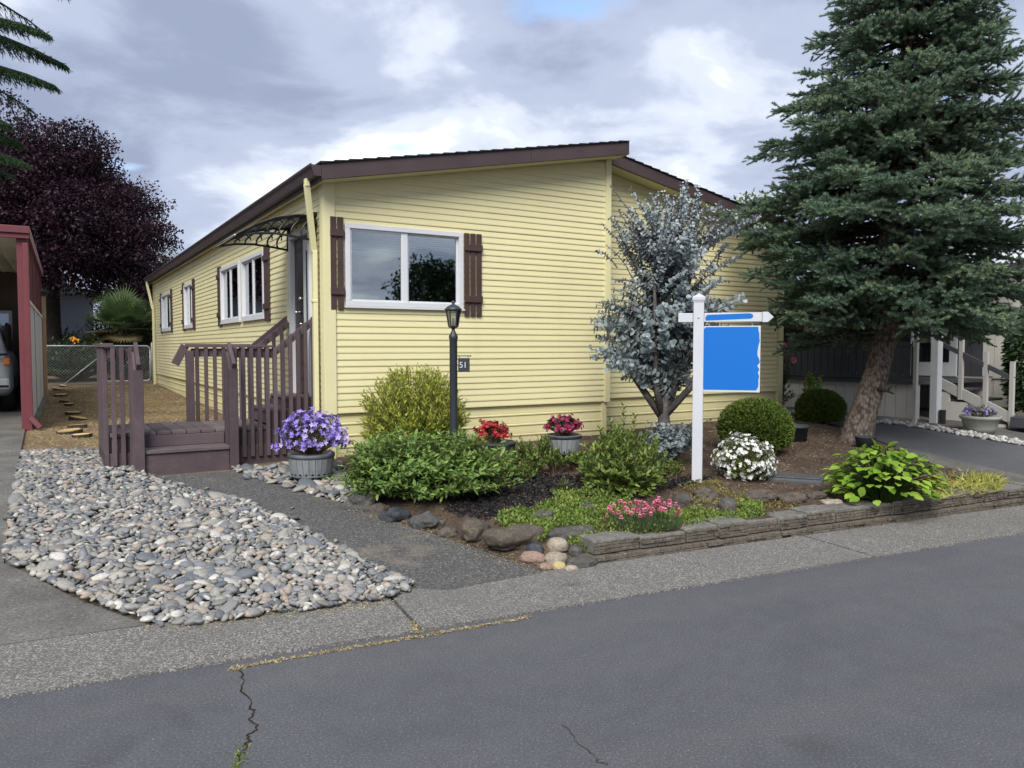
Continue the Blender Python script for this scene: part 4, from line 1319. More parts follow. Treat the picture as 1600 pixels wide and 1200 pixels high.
# ---- purple plum and the green trees behind
b = at(85, 570, 25.0); b.z = gz(b.x, b.y)
plum = broad_tree('plum_tree', 'large dark purple leaved plum tree behind the chain link fence', b, 8.5, (0.1, 0, 4.6), (3.5, 3.3, 3.25), 1000, 120, 0.72, 0.105, 'plum_leaf', 'bark_dark', 0.22, low=-.72)
b = at(-60, 570, 25.5); b.z = gz(b.x, b.y)
broad_tree('plum_tree', 'tall purple leaved tree rising behind the cedar at the left edge', b, 9.5, (0, 0, 6.2), (2.9, 2.9, 3.0), 480, 110, 0.75, 0.105, 'plum_leaf', 'bark_dark', 0.22)
for (px, d, h, r, lb) in ((238, 37.0, 5.2, 2.0, 'green leafy tree peeping between the plum tree and the eave'),
                          (1172, 30.0, 6.6, 1.5, 'light green treetop showing above the roof beside the spruce')):
    b = at(px, 560, d); b.z = gz(b.x, b.y)
    broad_tree('leafy_tree', lb, b, h, (0, 0, h - r * 1.05), (r, r, r * 1.1), 90, 60, .75, .16, 'green_tree_leaf', 'bark_brown', .14)
# tree across the street: it is what the front window mirrors
b = Vector((12.5, 0.55, 0))
broad_tree('leafy_tree', 'leafy tree across the street mirrored in the right pane of the front window', b, 6, (0, 0, 2.7), (1.5, 1.5, 1.7), 150, 60, .75, .17, 'hedge_leaf', 'bark_dark', .16)

# ---- hedge behind the fence, made of separate shrubs
for i, (u, v, r, h) in enumerate(((-4.6, 18.4, 1.0, 1.1), (-3.2, 17.6, 1.0, 1.1), (-1.9, 17.6, 1.1, 1.15), (-0.5, 17.8, 1.1, 1.5), (0.7, 18.2, 1.2, 2.3), (-0.2, 20.0, 1.5, 2.6), (-2.3, 21.8, 1.4, 1.4))):
    x, y = L(u, v)
    lb = ['dark shrub at the far left behind the fence post', 'dark green shrub behind the chain link panel', 'dark green shrub behind the gate hinge post', 'dark green shrub behind the chain link gate',
          'tall dark shrub behind the far corner of the house', 'tall dark evergreen shrub behind the fan palm', 'low dark shrub beyond the palm'][i]
    shrub('hedge_shrub', lb, 'shrub', (x, y, gz(x, y)), r, r, h, 420, 16, .11, .06, 'diamond', 'hedge_leaf', rough=.16, start=.3, zmin=-.5, group='shrubs behind the back fence')


# ---- fan palm
def palm():
    b = at(190, 575, 22.9); b.z = gz(b.x, b.y)
    root = thing('fan_palm', 'green fan palm with yellowing lower fronds behind the chain link gate', 'palm', tuple(b))
    MB().tube([(0, 0, -.1), (0, 0, 1.2), (.03, 0, 1.58)], [.26, .24, .20], 10).build('trunk', 'bark_brown', root, True)
    for i in range(34):
        az = i * 2.4; el = R(82 - 3.4 * i) if i < 28 else R(-12 - 5 * (i - 28))
        dry = i >= 27
        ln = rng.uniform(.50, .72); fr = rng.uniform(.58, .74)
        d = Vector((math.cos(az) * math.cos(el), math.sin(az) * math.cos(el), math.sin(el)))
        p0 = Vector((0.02, 0, 1.55)); p1 = p0 + d * ln
        s = d.cross(Vector((0, 0, 1))).normalized() if abs(d.z) < .99 else Vector((1, 0, 0)); n = s.cross(d)
        P, D, N_ = [], [], []
        for k in range(26):
            a = R(-125 + 250 * k / 25)
            P.append(p1); D.append(d * math.cos(a) + s * math.sin(a) + Vector((0, 0, -.10 * abs(math.sin(a)))) + n * .15); N_.append(n)
        f = leaf_mesh('frond', 'palm_dry' if dry else 'palm_leaf', root, np.array([list(v) for v in P]), np.array([list(v) for v in D]), np.array([list(v) for v in N_]), fr * rng.uniform(.9, 1.05, 26), .052, 'blade', np.clip(rng.normal(.45, .15) + rng.normal(0, .08, 26), 0, 1), stuff=False)
        MB().tube([tuple(p0), tuple(p1)], [.018, .010], 4).build('frond_stalk', 'palm_dry' if dry else 'palm_leaf', f)


palm()


# ---- eucalyptus with round silver leaves
def eucalyptus():
    b = gp(1036, 722, bz)
    root = thing('eucalyptus_tree', 'small silver blue eucalyptus with round leaves between house and sign post', 'tree', tuple(b))
    mb = MB()
    mb.tube([(0, 0, -.1), (.02, 0, .25), (0, 0, .55), (-.02, 0, .8)], [.10, .075, .065, .06], 10)
    ends = []
    for a in ((-.30, .05, 1.35), (-.12, -.12, 1.6), (.18, .1, 1.65), (.36, -.05, 1.45), (.02, .2, 1.9)):
        m = (a[0] * 1.0, a[1] * .9, .92)
        mb.tube([(-.01, 0, .50), m, a, (a[0] * 1.25, a[1] * 1.2, a[2] + .5)], [.046, .036, .025, .010], 8); ends.append(a)
    mb.build('trunk', 'bark_grey', root, True)
    P, D, Uu, S, T, paths = [], [], [], [], [], []

    def branch(o, tip, sz, n, tb):
        o, tip = np.array(o), np.array(tip)
        mid = (o + tip) / 2 + np.array([0, 0, .10]) + rng.normal(0, .04, 3)
        paths.append([(1 - s) ** 2 * o + 2 * s * (1 - s) * mid + s * s * tip for s in np.linspace(0, 1, 5)])
        for k in range(n):
            s = .12 + .88 * (k + .5) / n; p = (1 - s) ** 2 * o + 2 * s * (1 - s) * mid + s * s * tip
            tan = unit(2 * (1 - s) * (mid - o) + 2 * s * (tip - mid)); pr = unit(np.cross(tan, rng.normal(size=3)))
            for sg in (-1, 1):
                P.append(p); D.append(unit(pr * sg + tan * .35 + np.array([0, 0, rng.uniform(-.45, .15)]))); Uu.append(unit(tan + rng.normal(0, .5, 3))); S.append(sz * rng.uniform(.75, 1.25) * (1.15 - .45 * s)); T.append(tb + rng.normal(0, .17))
    # outline of the crown (x, z): wide in the middle, leaning right at the top
    lumps = []
    for i in range(44):
        zc = rng.uniform(1.08, 2.95) if i % 3 else rng.uniform(1.02, 2.1); half = (.9 if i % 4 else 1.0) * np.interp(zc, [.9, 1.1, 1.3, 1.6, 2.3, 2.7, 2.95], [.46, .66, .78, .84, .84, .76, .66]); cx = np.interp(zc, [.7, 1.3, 2.0, 2.4, 2.95], [-.04, -.08, -.03, .10, .24])
        a = rng.uniform(0, 2 * math.pi); r = half * math.sqrt(rng.uniform(.30, 1.0))
        lumps.append((cx + r * math.cos(a), r * math.sin(a) * .9, zc))
    for i in range(440):
        c_ = lumps[i % len(lumps)]; tip = (max(-.86, c_[0] + np.clip(rng.normal(0, .12), -.2, .2)), c_[1] + rng.normal(0, .12), c_[2] + rng.normal(0, .13)); zc = tip[2]; cx = 0.05
        e = ends[rng.integers(len(ends))]; f = rng.uniform(.5, 1.0)
        o = (e[0] * f + (cx - e[0]) * .3, e[1] * f, max(.65, min(zc - .28, e[2] + .45)) )
        ln = math.dist(o, tip)
        branch(o, tip, float(np.interp(zc, [1.0, 1.5, 2.1, 2.9], [.072, .068, .054, .044])), max(5, int(ln / .042)), .38 + (.16 if zc > 2.1 else 0))
    for (tx, tz) in ((-.66, 2.42), (-.50, 2.52), (-.10, 2.98), (.22, 3.02), (.55, 2.70), (.72, 2.45), (.45, 2.85), (.66, 2.62), (.60, 2.9)):
        branch((tx * .45, 0, tz - .55), (tx, rng.uniform(-.1, .1), tz), .045, 15, .62)
        branch((tx * .8, 0, tz - .25), (tx + rng.uniform(-.12, .12), rng.uniform(-.1, .1), tz - .06), .045, 9, .62)
    for i in range(62):                        # shoots from the foot of the trunk
        a = rng.uniform(0, 2 * math.pi); r = .42 * math.sqrt(rng.random())
        branch((.05, 0, .02), (r * math.cos(a) + .12, r * math.sin(a) * .8, rng.uniform(.10, .50)), .055, 13, .42)
    thin_tubes('branches', 'bark_grey', root, np.array(paths), .008, .003, 4)
    S = np.array(S)
    leaf_mesh('foliage', 'euc_leaf', root, np.array(P), np.array(D), np.array(Uu), S, S * .92, 'round', np.clip(T, 0, 1))
    print('euc leaves', len(P))


eucalyptus()

# ---- shrubs of the front bed
b = Vector((*at(648, 700, 8.25)[:2], 0)); b.z = bz(b.x, b.y)
shrub('golden_shrub', 'feathery golden green shrub behind the black lamp post', 'shrub', b, .56, .42, 1.04, 900, 30, .055, .014, 'diamond', 'gold_leaf', rough=.09, start=.30, out=.55, up=.25, zmin=-.75, spread=.35, flat=.4)
b = Vector((*at(662, 780, 6.95)[:2], 0)); b.z = bz(b.x, b.y)
shrub('leafy_shrub', 'wide dark green leafy shrub overhanging the walkway rocks', 'shrub', b, .70, .54, .54, 1150, 16, .060, .023, 'oval', 'hyper_leaf', rough=.17, start=.40, out=.72, up=.25, zmin=-.85, spread=.5, lean=(.02, 0), flat=.7)
b = gp(975, 772, bz)
laur, tip, d = shrub('upright_shrub', 'upright light green shrub with tall shoots left of the sign post', 'shrub', b, .36, .32, .58, 330, 20, .060, .023, 'oval', 'laurel_leaf', rough=.14, start=.2, out=.6, up=.4, zmin=-.8, spread=.35, flat=.55)
P, D, Uu = [], [], []; st = []
for (x, h) in ((0.0, .82), (-.14, .70), (-.24, .62), (.10, .73), (.20, .58), (-.08, .62), (.30, .48), (-.30, .45)):
    st.append([(x * .3, 0, .02), (x * .7, 0, h * .5), (x, rng.uniform(-.1, .1), h)])
    for k in range(34):
        s = .25 + .75 * k / 33; a = k * 2.4
        P.append((x * (.3 + .7 * s), st[-1][2][1] * s, h * s)); D.append((math.cos(a) * .6, math.sin(a) * .6, .75)); Uu.append((-math.cos(a), -math.sin(a), .7))
leaf_mesh('tall_shoots', 'laurel_leaf', laur, P, D, Uu, rng.uniform(.05, .075, len(P)), .026, 'oval', np.clip(rng.normal(.6, .15, len(P)), 0, 1))
thin_tubes('shoot_stems', 'bark_brown', laur, np.array(st), .005, .002)

for px, py, r, lb in ((1180, 700, .44, 'large clipped round boxwood right of the sign post'), (1281, 681, .40, 'smaller clipped round boxwood beside the spruce trunk')):
    dpt = 9.35 if r > .42 else 12.2
    x, y = at(px, py, dpt)[:2]; z = bz(x, y) if r > .42 else gz(x, y)
    if r < .42: r = .37
    root, tip, d = shrub('boxwood', lb, 'shrub', (x, y, z), r, r, r * 1.52, 3200, 9, .034, .017, 'diamond', 'box_leaf', rough=.025, start=.72, out=.45, up=.3, zmin=-.6, spread=.3, stem_r=.004, flat=.3, group='clipped boxwoods')
    # solid dark core added so the leaf ball is not see-through
    mb = MB(); mb.lathe([(.02 * r, .03), (.5 * r, .14 * r), (.70 * r, .45 * r), (.70 * r, .85 * r), (.5 * r, 1.12 * r), (.05 * r, 1.22 * r)], 18); mb.build('inner_core', 'bark_dark', root, True)

b = gp(1163, 748, bz)
az, tip, d = shrub('white_azalea', 'white flowering azalea between sign post and meter lid', 'shrub', b, .29, .27, .44, 300, 12, .032, .014, 'oval', 'laurel_leaf', rough=.10, start=.45, zmin=-.7, spread=.4)
c = tip[rng.integers(len(tip), size=560)] * rng.uniform(.93, 1.05, (560, 1)) + rng.normal(0, .014, (560, 3))
petals('blossoms', 'white_petal', az, c, unit(c - [0, 0, .15]) + rng.normal(0, .25, (560, 3)), .026)

# hydrangea: every large leaf its own piece
b = gp(1378, 782, bz)
hyd = thing('hydrangea', 'bright green large leaved hydrangea in front of the spruce trunk', 'shrub', tuple(b))
vs = [(0, 0, 0), (.22, .34, .05), (.55, .42, .06), (.82, .22, 0), (1.02, 0, -.10), (.82, -.22, 0), (.55, -.42, .06), (.22, -.34, .05), (.3, 0, -.02), (.65, 0, -.03)]
fs = [(0, 8, 1), (8, 9, 2, 1), (9, 4, 3, 2), (0, 7, 8), (8, 7, 6, 9), (9, 6, 5, 4)]
hmesh = []
for tnt in (.15, .35, .5, .65, .9):
    me = bpy.data.meshes.new('leaf'); me.from_pydata(vs, [], fs); me.update()
    me.polygons.foreach_set('use_smooth', [True] * len(me.polygons))
    a = me.attributes.new('tint', 'FLOAT', 'POINT'); a.data.foreach_set('value', [tnt] * len(vs)); me.materials.append(MATS['hydrangea_leaf']); hmesh.append(me)
paths = []
hd = ellip_dirs(300, -.35)
for q in hd:
    rr_ = rng.uniform(.72, 1.04)
    tp = np.array([q[0] * .47 * rr_, q[1] * .42 * rr_, .17 + q[2] * .34 * rr_ + rng.uniform(0, .04)])
    paths.append([(q[0] * .12, q[1] * .12, 0), tuple(tp * [.6, .6, .75]), tuple(tp)])
    o = bpy.data.objects.new('leaf', hmesh[rng.integers(5)])
    dv = Vector((q[0] + rng.normal(0, .3), q[1] + rng.normal(0, .3), -.30 + .25 * q[2] + rng.normal(0, .2))).normalized()
    nv = Vector((q[0] * .9, q[1] * .9, .85 + rng.normal(0, .1))); sv = nv.cross(dv).normalized(); nv = dv.cross(sv)
    M = Matrix((dv, sv, nv)).transposed().to_4x4(); sc = rng.uniform(.068, .112)
    o.matrix_local = Matrix.Translation(tp) @ M @ Matrix.Scale(sc, 4)
    link(o, hyd)
thin_tubes('stems', 'box_leaf', hyd, np.array(paths), .006, .004)


# ---- potted flowers
def barrel(name, label, base, r, h, mat='barrel_grey', band='barrel_band', cat='planter'):
    root = thing(name, label, cat, tuple(base))
    seg = 22
    for k in range(seg):                           # staves
        a0, a1 = 2 * math.pi * k / seg + .012, 2 * math.pi * (k + 1) / seg - .012
        vs, fs = [], []
        for i, s in enumerate(np.linspace(0, 1, 5)):
            ro = r * (.80 + .20 * s + .03 * math.sin(math.pi * s)); 
            for (aa, rr_) in ((a0, ro), (a1, ro), (a1, ro - .022), (a0, ro - .022)): vs.append((math.cos(aa) * rr_, math.sin(aa) * rr_, s * h))
        for i in range(4):
            for q in range(4): fs.append((i * 4 + q, i * 4 + (q + 1) % 4, i * 4 + 4 + (q + 1) % 4, i * 4 + 4 + q))
        fs += [(3, 2, 1, 0), (16, 17, 18, 19)]
        MB().add(vs, fs).build('stave', mat, root)
    for s0, s1 in ((.16, .26), (.86, .99)):
        ro = lambda s: r * (.80 + .20 * s + .03 * math.sin(math.pi * s))
        MB().lathe([(ro(s0) - .01, s0 * h), (ro(s0) + .004, s0 * h), (ro(s1) + .004, s1 * h), (ro(s1) - .01, s1 * h)], 28).build('band', band, root, True)
    MB().lathe([(r * .86, 0.01), (r * .93, h * .82), (r * .5, h * .86), (.01, h * .88)], 20).build('soil', 'potting_soil', root, True)
    return root


def flowering(name, label, base, r, h, mat, leafm, nflow, psize, lift, stems=150):
    root, tip, d = shrub(name, label, 'flowers', base, r, r, h, stems, 9, .035, .016, 'oval', leafm, rough=.12, start=.5, zmin=lift, spread=.15)
    k = rng.integers(len(tip), size=nflow)
    c = tip[k] * rng.uniform(.86, 1.07, (nflow, 1)) + rng.normal(0, .015, (nflow, 3))
    petals('blossoms', mat, root, c, unit(c - [0, 0, h * .3]) + rng.normal(0, .3, (nflow, 3)), psize)
    return root


b = gp(487, 751)
barrel('barrel_planter', 'grey half barrel planter with purple flowers by the deck railing', b, .225, .275)
flowering('rhododendron', 'purple flowering rhododendron in the grey half barrel by the deck', b + Vector((0.01, 0, .235)), .30, .42, 'purple_petal', 'dusky_leaf', 520, .033, -.25, 170)
b = gp(770, 712, bz); b = Vector((*at(772, 706, 8.35)[:2], 0)); b.z = bz(b.x, b.y)
barrel('barrel_planter', 'dark half barrel planter with bright red flowers near the lamp post', b, .235, .24, 'pot_dark', 'pot_dark')
flowering('red_azalea', 'bright red azalea in the dark planter near the lamp post', b + Vector((-.03, 0, .20)), .18, .25, 'red_petal', 'dusky_leaf', 260, .028, -.2, 90)
b = Vector((*at(880, 706, 8.75)[:2], 0)); b.z = bz(b.x, b.y)
barrel('barrel_planter', 'grey half barrel planter with magenta flowers against the yellow wall', b, .21, .26, 'barrel_grey', 'pot_dark')
flowering('magenta_azalea', 'deep magenta azalea in the grey planter against the yellow wall', b + Vector((0, 0, .215)), .19, .25, 'magenta_petal', 'dusky_leaf', 260, .028, -.1, 90)


# ---- low plants and ground cover
def tuft_patch(name, label, poly, n, ln, wd, shape, mat, cat='ground cover', hmax=.06, kind='stuff', up=.9):
    p2 = in_poly(poly, n)
    p2 = p2[[mnoise.noise(Vector((q[0] * 4, q[1] * 4, 7))) > -.22 for q in p2]]; n = len(p2); z = bed_z(p2)
    pos = np.concatenate([p2, (z + rng.random(n) ** 1.5 * hmax)[:, None]], 1)
    d = unit(rand_dirs(n) * np.array([1, 1, .5]) + np.array([0, 0, up])); sz = rng.uniform(.6, 1.3, n)
    patch = np.array([mnoise.noise(Vector((p[0] * 5, p[1] * 5, 1))) for p in p2])
    o = leaf_mesh(name, mat, None, pos, d, unit(rand_dirs(n) + [0, 0, .8]), ln * sz, wd * sz, shape, np.clip(.5 + patch * .5 + rng.normal(0, .15, n), 0, 1))
    return tag(o, label, cat, None, kind)


def PX(*pts): return [(gp(x, y, bz).x, gp(x, y, bz).y) for x, y in pts]


tuft_patch('sedum_mat', 'bright green sedum mat between the boulders', PX((772, 822), (800, 800), (870, 785), (930, 780), (945, 800), (925, 830), (870, 828), (850, 850), (825, 850)), 5200, .030, .016, 'oval', 'cover_leaf', hmax=.045)
tuft_patch('sedum_mat', 'green sedum mat behind the pink flowers', PX((860, 770), (940, 768), (1000, 790), (1060, 800), (1190, 790), (1195, 808), (1100, 822), (1040, 832), (950, 845), (900, 840), (880, 800)), 7800, .028, .014, 'oval', 'cover_leaf', hmax=.04)
tuft_patch('creeping_plant', 'small green creeping plant by the pale stones', PX((888, 862), (905, 842), (935, 848), (942, 866), (915, 872)), 900, .035, .018, 'oval', 'cover_leaf', hmax=.07)
tuft_patch('moss_patch', 'brownish moss and creeping stems around the sign post', PX((1050, 768), (1075, 755), (1120, 752), (1190, 775), (1250, 790), (1230, 800), (1150, 796), (1080, 790)), 3000, .024, .010, 'diamond', 'brownish_cover', hmax=.03)
tuft_patch('sedum_mat', 'small green plant at the foot of the utility lid rocks', PX((1150, 795), (1165, 785), (1188, 795), (1180, 806)), 700, .03, .016, 'oval', 'cover_leaf', hmax=.05)
tuft_patch('grass_clump', 'yellow green grass at the driveway end of the bed', PX((1445, 782), (1450, 748), (1500, 744), (1575, 758), (1560, 770), (1500, 776)), 1500, .11, .009, 'blade', 'yellow_grass', hmax=.02, up=.5)
for i, (px, py, r, h) in enumerate(((800, 735, .13, .20), (835, 740, .15, .20), (870, 738, .14, .22), (902, 735, .14, .20), (822, 728, .13, .28), (935, 745, .13, .30), (850, 722, .10, .28))):
    b = gp(px, py, bz)
    shrub('low_perennial', ['low green perennial beside the red flower planter', 'low yellow green perennial in front of the planters', 'low green perennial below the magenta planter', 'low perennial right of the magenta planter', 'taller leafy perennial in front of the red planter',
                           'loose perennial with thin stems left of the upright shrub', 'slender perennial left of the magenta planter'][i], 'plant', b, r, r * .9, h, 60, 12, .035, .016, 'oval', 'cover_leaf' if i % 2 else 'laurel_leaf', rough=.2, start=.3, zmin=0, spread=.4, tint_mean=.35, group='low perennials in front of the planters')
for i, (px, py, r, h) in enumerate(((785, 748, .13, .17), (818, 752, .13, .15), (925, 752, .13, .20), (1012, 742, .14, .24), (1050, 748, .13, .18))):
    shrub('low_perennial', ['small leafy perennial at the left end of the black mulch', 'small leafy perennial at the top edge of the black mulch', 'leafy perennial left of the upright shrub foot', 'leafy perennial behind the upright shrub', 'leafy perennial just left of the sign post foot'][i],
          'plant', gp(px, py, bz), r, r * .9, h, 55, 12, .032, .015, 'oval', 'laurel_leaf' if i % 2 else 'cover_leaf', rough=.24, start=.3, zmin=0, spread=.4, tint_mean=.35, group='low perennials in front of the planters')
b = gp(880, 768, bz)
shrub('small_plant', 'small bluish plant growing in the black mulch', 'plant', b, .07, .07, .12, 24, 10, .035, .009, 'diamond', 'dusky_leaf', rough=.2, start=.2, zmin=.1)
# pink thrift
b = gp(975, 826, bz)
for i, (px, py, lb) in enumerate(((985, 824, 'pink thrift flowers left clump by the block wall'), (1030, 822, 'pink thrift flowers right clump by the block wall'))):
    b = gp(px, py, bz)
    root = thing('thrift', lb, 'flowers', tuple(b), 0, 'pink thrift clumps')
    n = 900; a = rng.uniform(0, 6.28, n); r = np.sqrt(rng.random(n)) * .17
    pos = np.stack([r * np.cos(a), r * np.sin(a), np.zeros(n)], -1)
    leaf_mesh('foliage', 'dusky_leaf', root, pos, np.stack([np.cos(a) * .5, np.sin(a) * .5, np.ones(n)], -1), rand_dirs(n), rng.uniform(.05, .10, n), .005, 'blade')
    m = 34; a = rng.uniform(0, 6.28, m); r = np.sqrt(rng.random(m)) * (.22 if i == 0 else .16)
    tips = np.stack([r * np.cos(a), r * np.sin(a) * .7, rng.uniform(.09, .19, m) - .2 * r + .03], -1)
    thin_tubes('stems', 'dusky_leaf', root, np.stack([tips * [.6, .6, 0], tips * [.85, .85, .6], tips], 1), .0018, .0012)
    for q in range(3): petals('blossoms' if q == 0 else 'petals', 'pink_petal', root, tips + np.array([0, 0, .004 * q]), np.tile([0, -.2, 1.0], (m, 1)), .019, 7, 'oval', .15 + .5 * q)

# mulch and litter
MULCH = PX((690, 800), (760, 770), (800, 742), (930, 745), (1000, 760), (1090, 745), (1120, 748), (1050, 765), (930, 775), (860, 788), (800, 805), (760, 815))
p2 = in_poly(MULCH, 9000); z = bed_z(p2)
o = leaf_mesh('black_mulch', 'black_mulch', None, np.concatenate([p2, (z + rng.random(9000) * .022)[:, None]], 1), rand_dirs(9000) * [1, 1, .35], unit(rand_dirs(9000) + [0, 0, 1.2]), rng.uniform(.015, .05, 9000), rng.uniform(.008, .02, 9000), 'diamond', np.clip(rng.exponential(.25, 9000), 0, 1))
tag(o, 'black shredded mulch in the middle of the front bed', 'mulch', None, 'stuff')
p2 = in_poly(BED, 16000); z = bed_z(p2)
o = leaf_mesh('bark_litter', 'brown_chips', None, np.concatenate([p2, (z + rng.random(16000) * .012)[:, None]], 1), rand_dirs(16000) * [1, 1, .3], unit(rand_dirs(16000) + [0, 0, 1.5]), rng.uniform(.012, .06, 16000), rng.uniform(.004, .013, 16000), 'diamond')
tag(o, 'brown bark and needle litter over the garden bed', 'litter', None, 'stuff')
YARD = [L(-2.85, -0.2), L(-2.2, -.1), L(-2.2, 1.5), L(-.1, 1.5), L(-.1, 15), L(-2.85, 15)]
n = 22000; p2 = in_poly(YARD, n); z = np.array([gz(*p) for p in p2])
o = leaf_mesh('dry_grass', 'dry_grass', None, np.concatenate([p2, (z - .02)[:, None]], 1), unit(rand_dirs(n) * [1, 1, .2] + [0, 0, .18]), unit(rand_dirs(n) + [0, 0, 1]), rng.uniform(.02, .085, n), rng.uniform(.003, .009, n), 'tri')
tag(o, 'dry straw and leaf litter over the bare side yard', 'litter', None, 'stuff')
pts = []
for s in np.linspace(0, 1, 1400):
    a, bb = gp(360, 1047), gp(830, 966); p = a.lerp(bb, s); w = .004 + .014 * max(0, mnoise.noise(Vector((s * 22, 0, 0))) + .25)
    pts.append((p.x + rng.normal(0, w), p.y + rng.normal(0, w), .004))
a, bb = gp(655, 992), gp(640, 975)
for s in np.linspace(0, 1, 160): p = a.lerp(bb, s); pts.append((p.x + rng.normal(0, .02), p.y + rng.normal(0, .012), .012))
a, bb = gp(230, 985), gp(600, 945)
for s in np.linspace(0, 1, 900): p = a.lerp(bb, s); pts.append((p.x + rng.normal(0, .05), p.y + rng.normal(0, .05), gz(p.x, p.y) + .012))
for i in range(3):
    for s in rng.random(260):
        q = [LEFT_EDGE[i][j] + (LEFT_EDGE[i + 1][j] - LEFT_EDGE[i][j]) * s for j in (0, 1)]; q = [v + rng.normal(0, .07) for v in q]; pts.append((q[0], q[1], gz(*q) + .018))
for q in in_poly(PEBBLES, 420): pts.append((q[0], q[1], gz(*q) + rng.uniform(.03, .055)))
n = len(pts)
o = leaf_mesh('dry_moss', 'dry_grass', None, pts, unit(rand_dirs(n) * [1, 1, .3] + [0, 0, .15]), unit(rand_dirs(n) + [0, 0, 1]), rng.uniform(.008, .024, n), rng.uniform(.003, .008, n), 'diamond')
tag(o, 'dry straw coloured moss along the road joint and pebble edge', 'moss', None, 'stuff')
pts = []
for (px, py) in ((375, 1192), (372, 1180), (378, 1172), (370, 1197)):
    p = gp(px, py); pts += [(p.x + rng.normal(0, .015), p.y + rng.normal(0, .015), 0) for _ in range(20)]
o = leaf_mesh('crack_weed', 'cover_leaf', None, pts, unit(rand_dirs(80) * [1, 1, .3] + [0, 0, .5]), rand_dirs(80), .018, .006, 'diamond')
tag(o, 'tiny green weed growing in the road crack', 'weed', None, 'stuff')


# ------------------------------------------------------------------ stones
def ico(sub):
    bm = bmesh.new(); bmesh.ops.create_icosphere(bm, subdivisions=sub, radius=1.0)
    v = np.array([list(x.co) for x in bm.verts]); f = np.array([[q.index for q in p.verts] for p in bm.faces]); bm.free()
    return v, f


IV, IF = ico(1)
IV2, IF2 = ico(2)


def pebble_variants(m, src):
    out = []
    for k in range(m):
        v = src.copy()
        w = np.array([1 + .13 * mnoise.noise(Vector(q * 1.1) + Vector((k * 7, 0, 0))) * 2 for q in v])
        out.append(v * w[:, None])
    return out


PV, PV2 = pebble_variants(10, IV), pebble_variants(10, IV2)


def scatter_pebbles(poly, spacing, size, parent, singles, mass_mat='pebble_mass', lift=0.0):
    a = np.array(poly); lo, hi = a.min(0), a.max(0)
    gx, gy = np.meshgrid(np.arange(lo[0], hi[0], spacing), np.arange(lo[1], hi[1], spacing * .86))
    gx[::2] += spacing * .5
    p = np.stack([gx.ravel(), gy.ravel()], -1); p = p + rng.normal(0, spacing * .24, p.shape)
    p = p[poly_mask(p, poly)]
    far = rng.random(len(p)) < .03; p[far] += rng.normal(0, .13, (far.sum(), 2))
    n = len(p); r = size * np.exp(rng.normal(.03, .30, n)) * .5
    z = np.array([gz(*q) for q in p]) + .01 + r * .25 + lift * np.array([max(0, mnoise.noise(Vector((q[0] * 1.8, q[1] * 1.8, 0))) + .4) for q in p]) + rng.random(n) * .014
    sc = np.stack([r * rng.uniform(1.05, 1.6, n), r * rng.uniform(.8, 1.05, n), r * rng.uniform(.42, .72, n)], -1)
    az = rng.uniform(0, 6.283, n); tl = rng.normal(0, .28, n); tp = rng.normal(0, .28, n)
    order = np.argsort(-(r / np.hypot(p[:, 0], p[:, 1])))
    big = order[:singles]; rest = order[singles:]
    meshes = []
    for v in PV2:
        me = bpy.data.meshes.new('pebble'); me.from_pydata([tuple(q) for q in v], [], [tuple(q) for q in IF2]); me.update()
        me.polygons.foreach_set('use_smooth', [True] * len(me.polygons)); me.materials.append(MATS['pebble_single']); meshes.append(me)
    for i in big:
        o = bpy.data.objects.new('pebble', meshes[i % 10]); o.location = (p[i, 0], p[i, 1], z[i]); o.scale = tuple(sc[i]); o.rotation_euler = (tl[i], tp[i], az[i]); link(o, parent)
    if len(rest):
        ca, sa = np.cos(az[rest]), np.sin(az[rest])
        base = np.stack([PV[i % 10] for i in rest]) * sc[rest][:, None, :]
        x, y, zz = base[..., 0], base[..., 1], base[..., 2]
        zz = zz + x * tl[rest][:, None] + y * tp[rest][:, None]
        v = np.stack([x * ca[:, None] - y * sa[:, None] + p[rest, 0][:, None], x * sa[:, None] + y * ca[:, None] + p[rest, 1][:, None], zz + z[rest][:, None]], -1)
        K = len(IV); f = (IF[None] + (np.arange(len(rest)) * K)[:, None, None]).reshape(-1, 3)
        o = mesh_np('pebbles', v.reshape(-1, 3), [f], mass_mat, parent, np.repeat(rng.random(len(rest)), K), True); o['kind'] = 'stuff'
    return n


print('pebbles', scatter_pebbles(PEBBLES, .041, .047, pebble_bed, 300, lift=.03))
print('pebbles2', scatter_pebbles(PEB2, .055, .062, pebble_strip, 60))
WST = [L(8.86, -.2), L(8.86, 4.5), L(9.18, 4.5), L(9.22, -.4), L(9.75, -4.4), L(9.36, -4.6), L(9.06, -1.6)]
wst = drape('white_stone_strip', WST, .014, 'pebble_ground')
scatter_pebbles(WST, .055, .062, wst, 0, 'white_stone_mass')


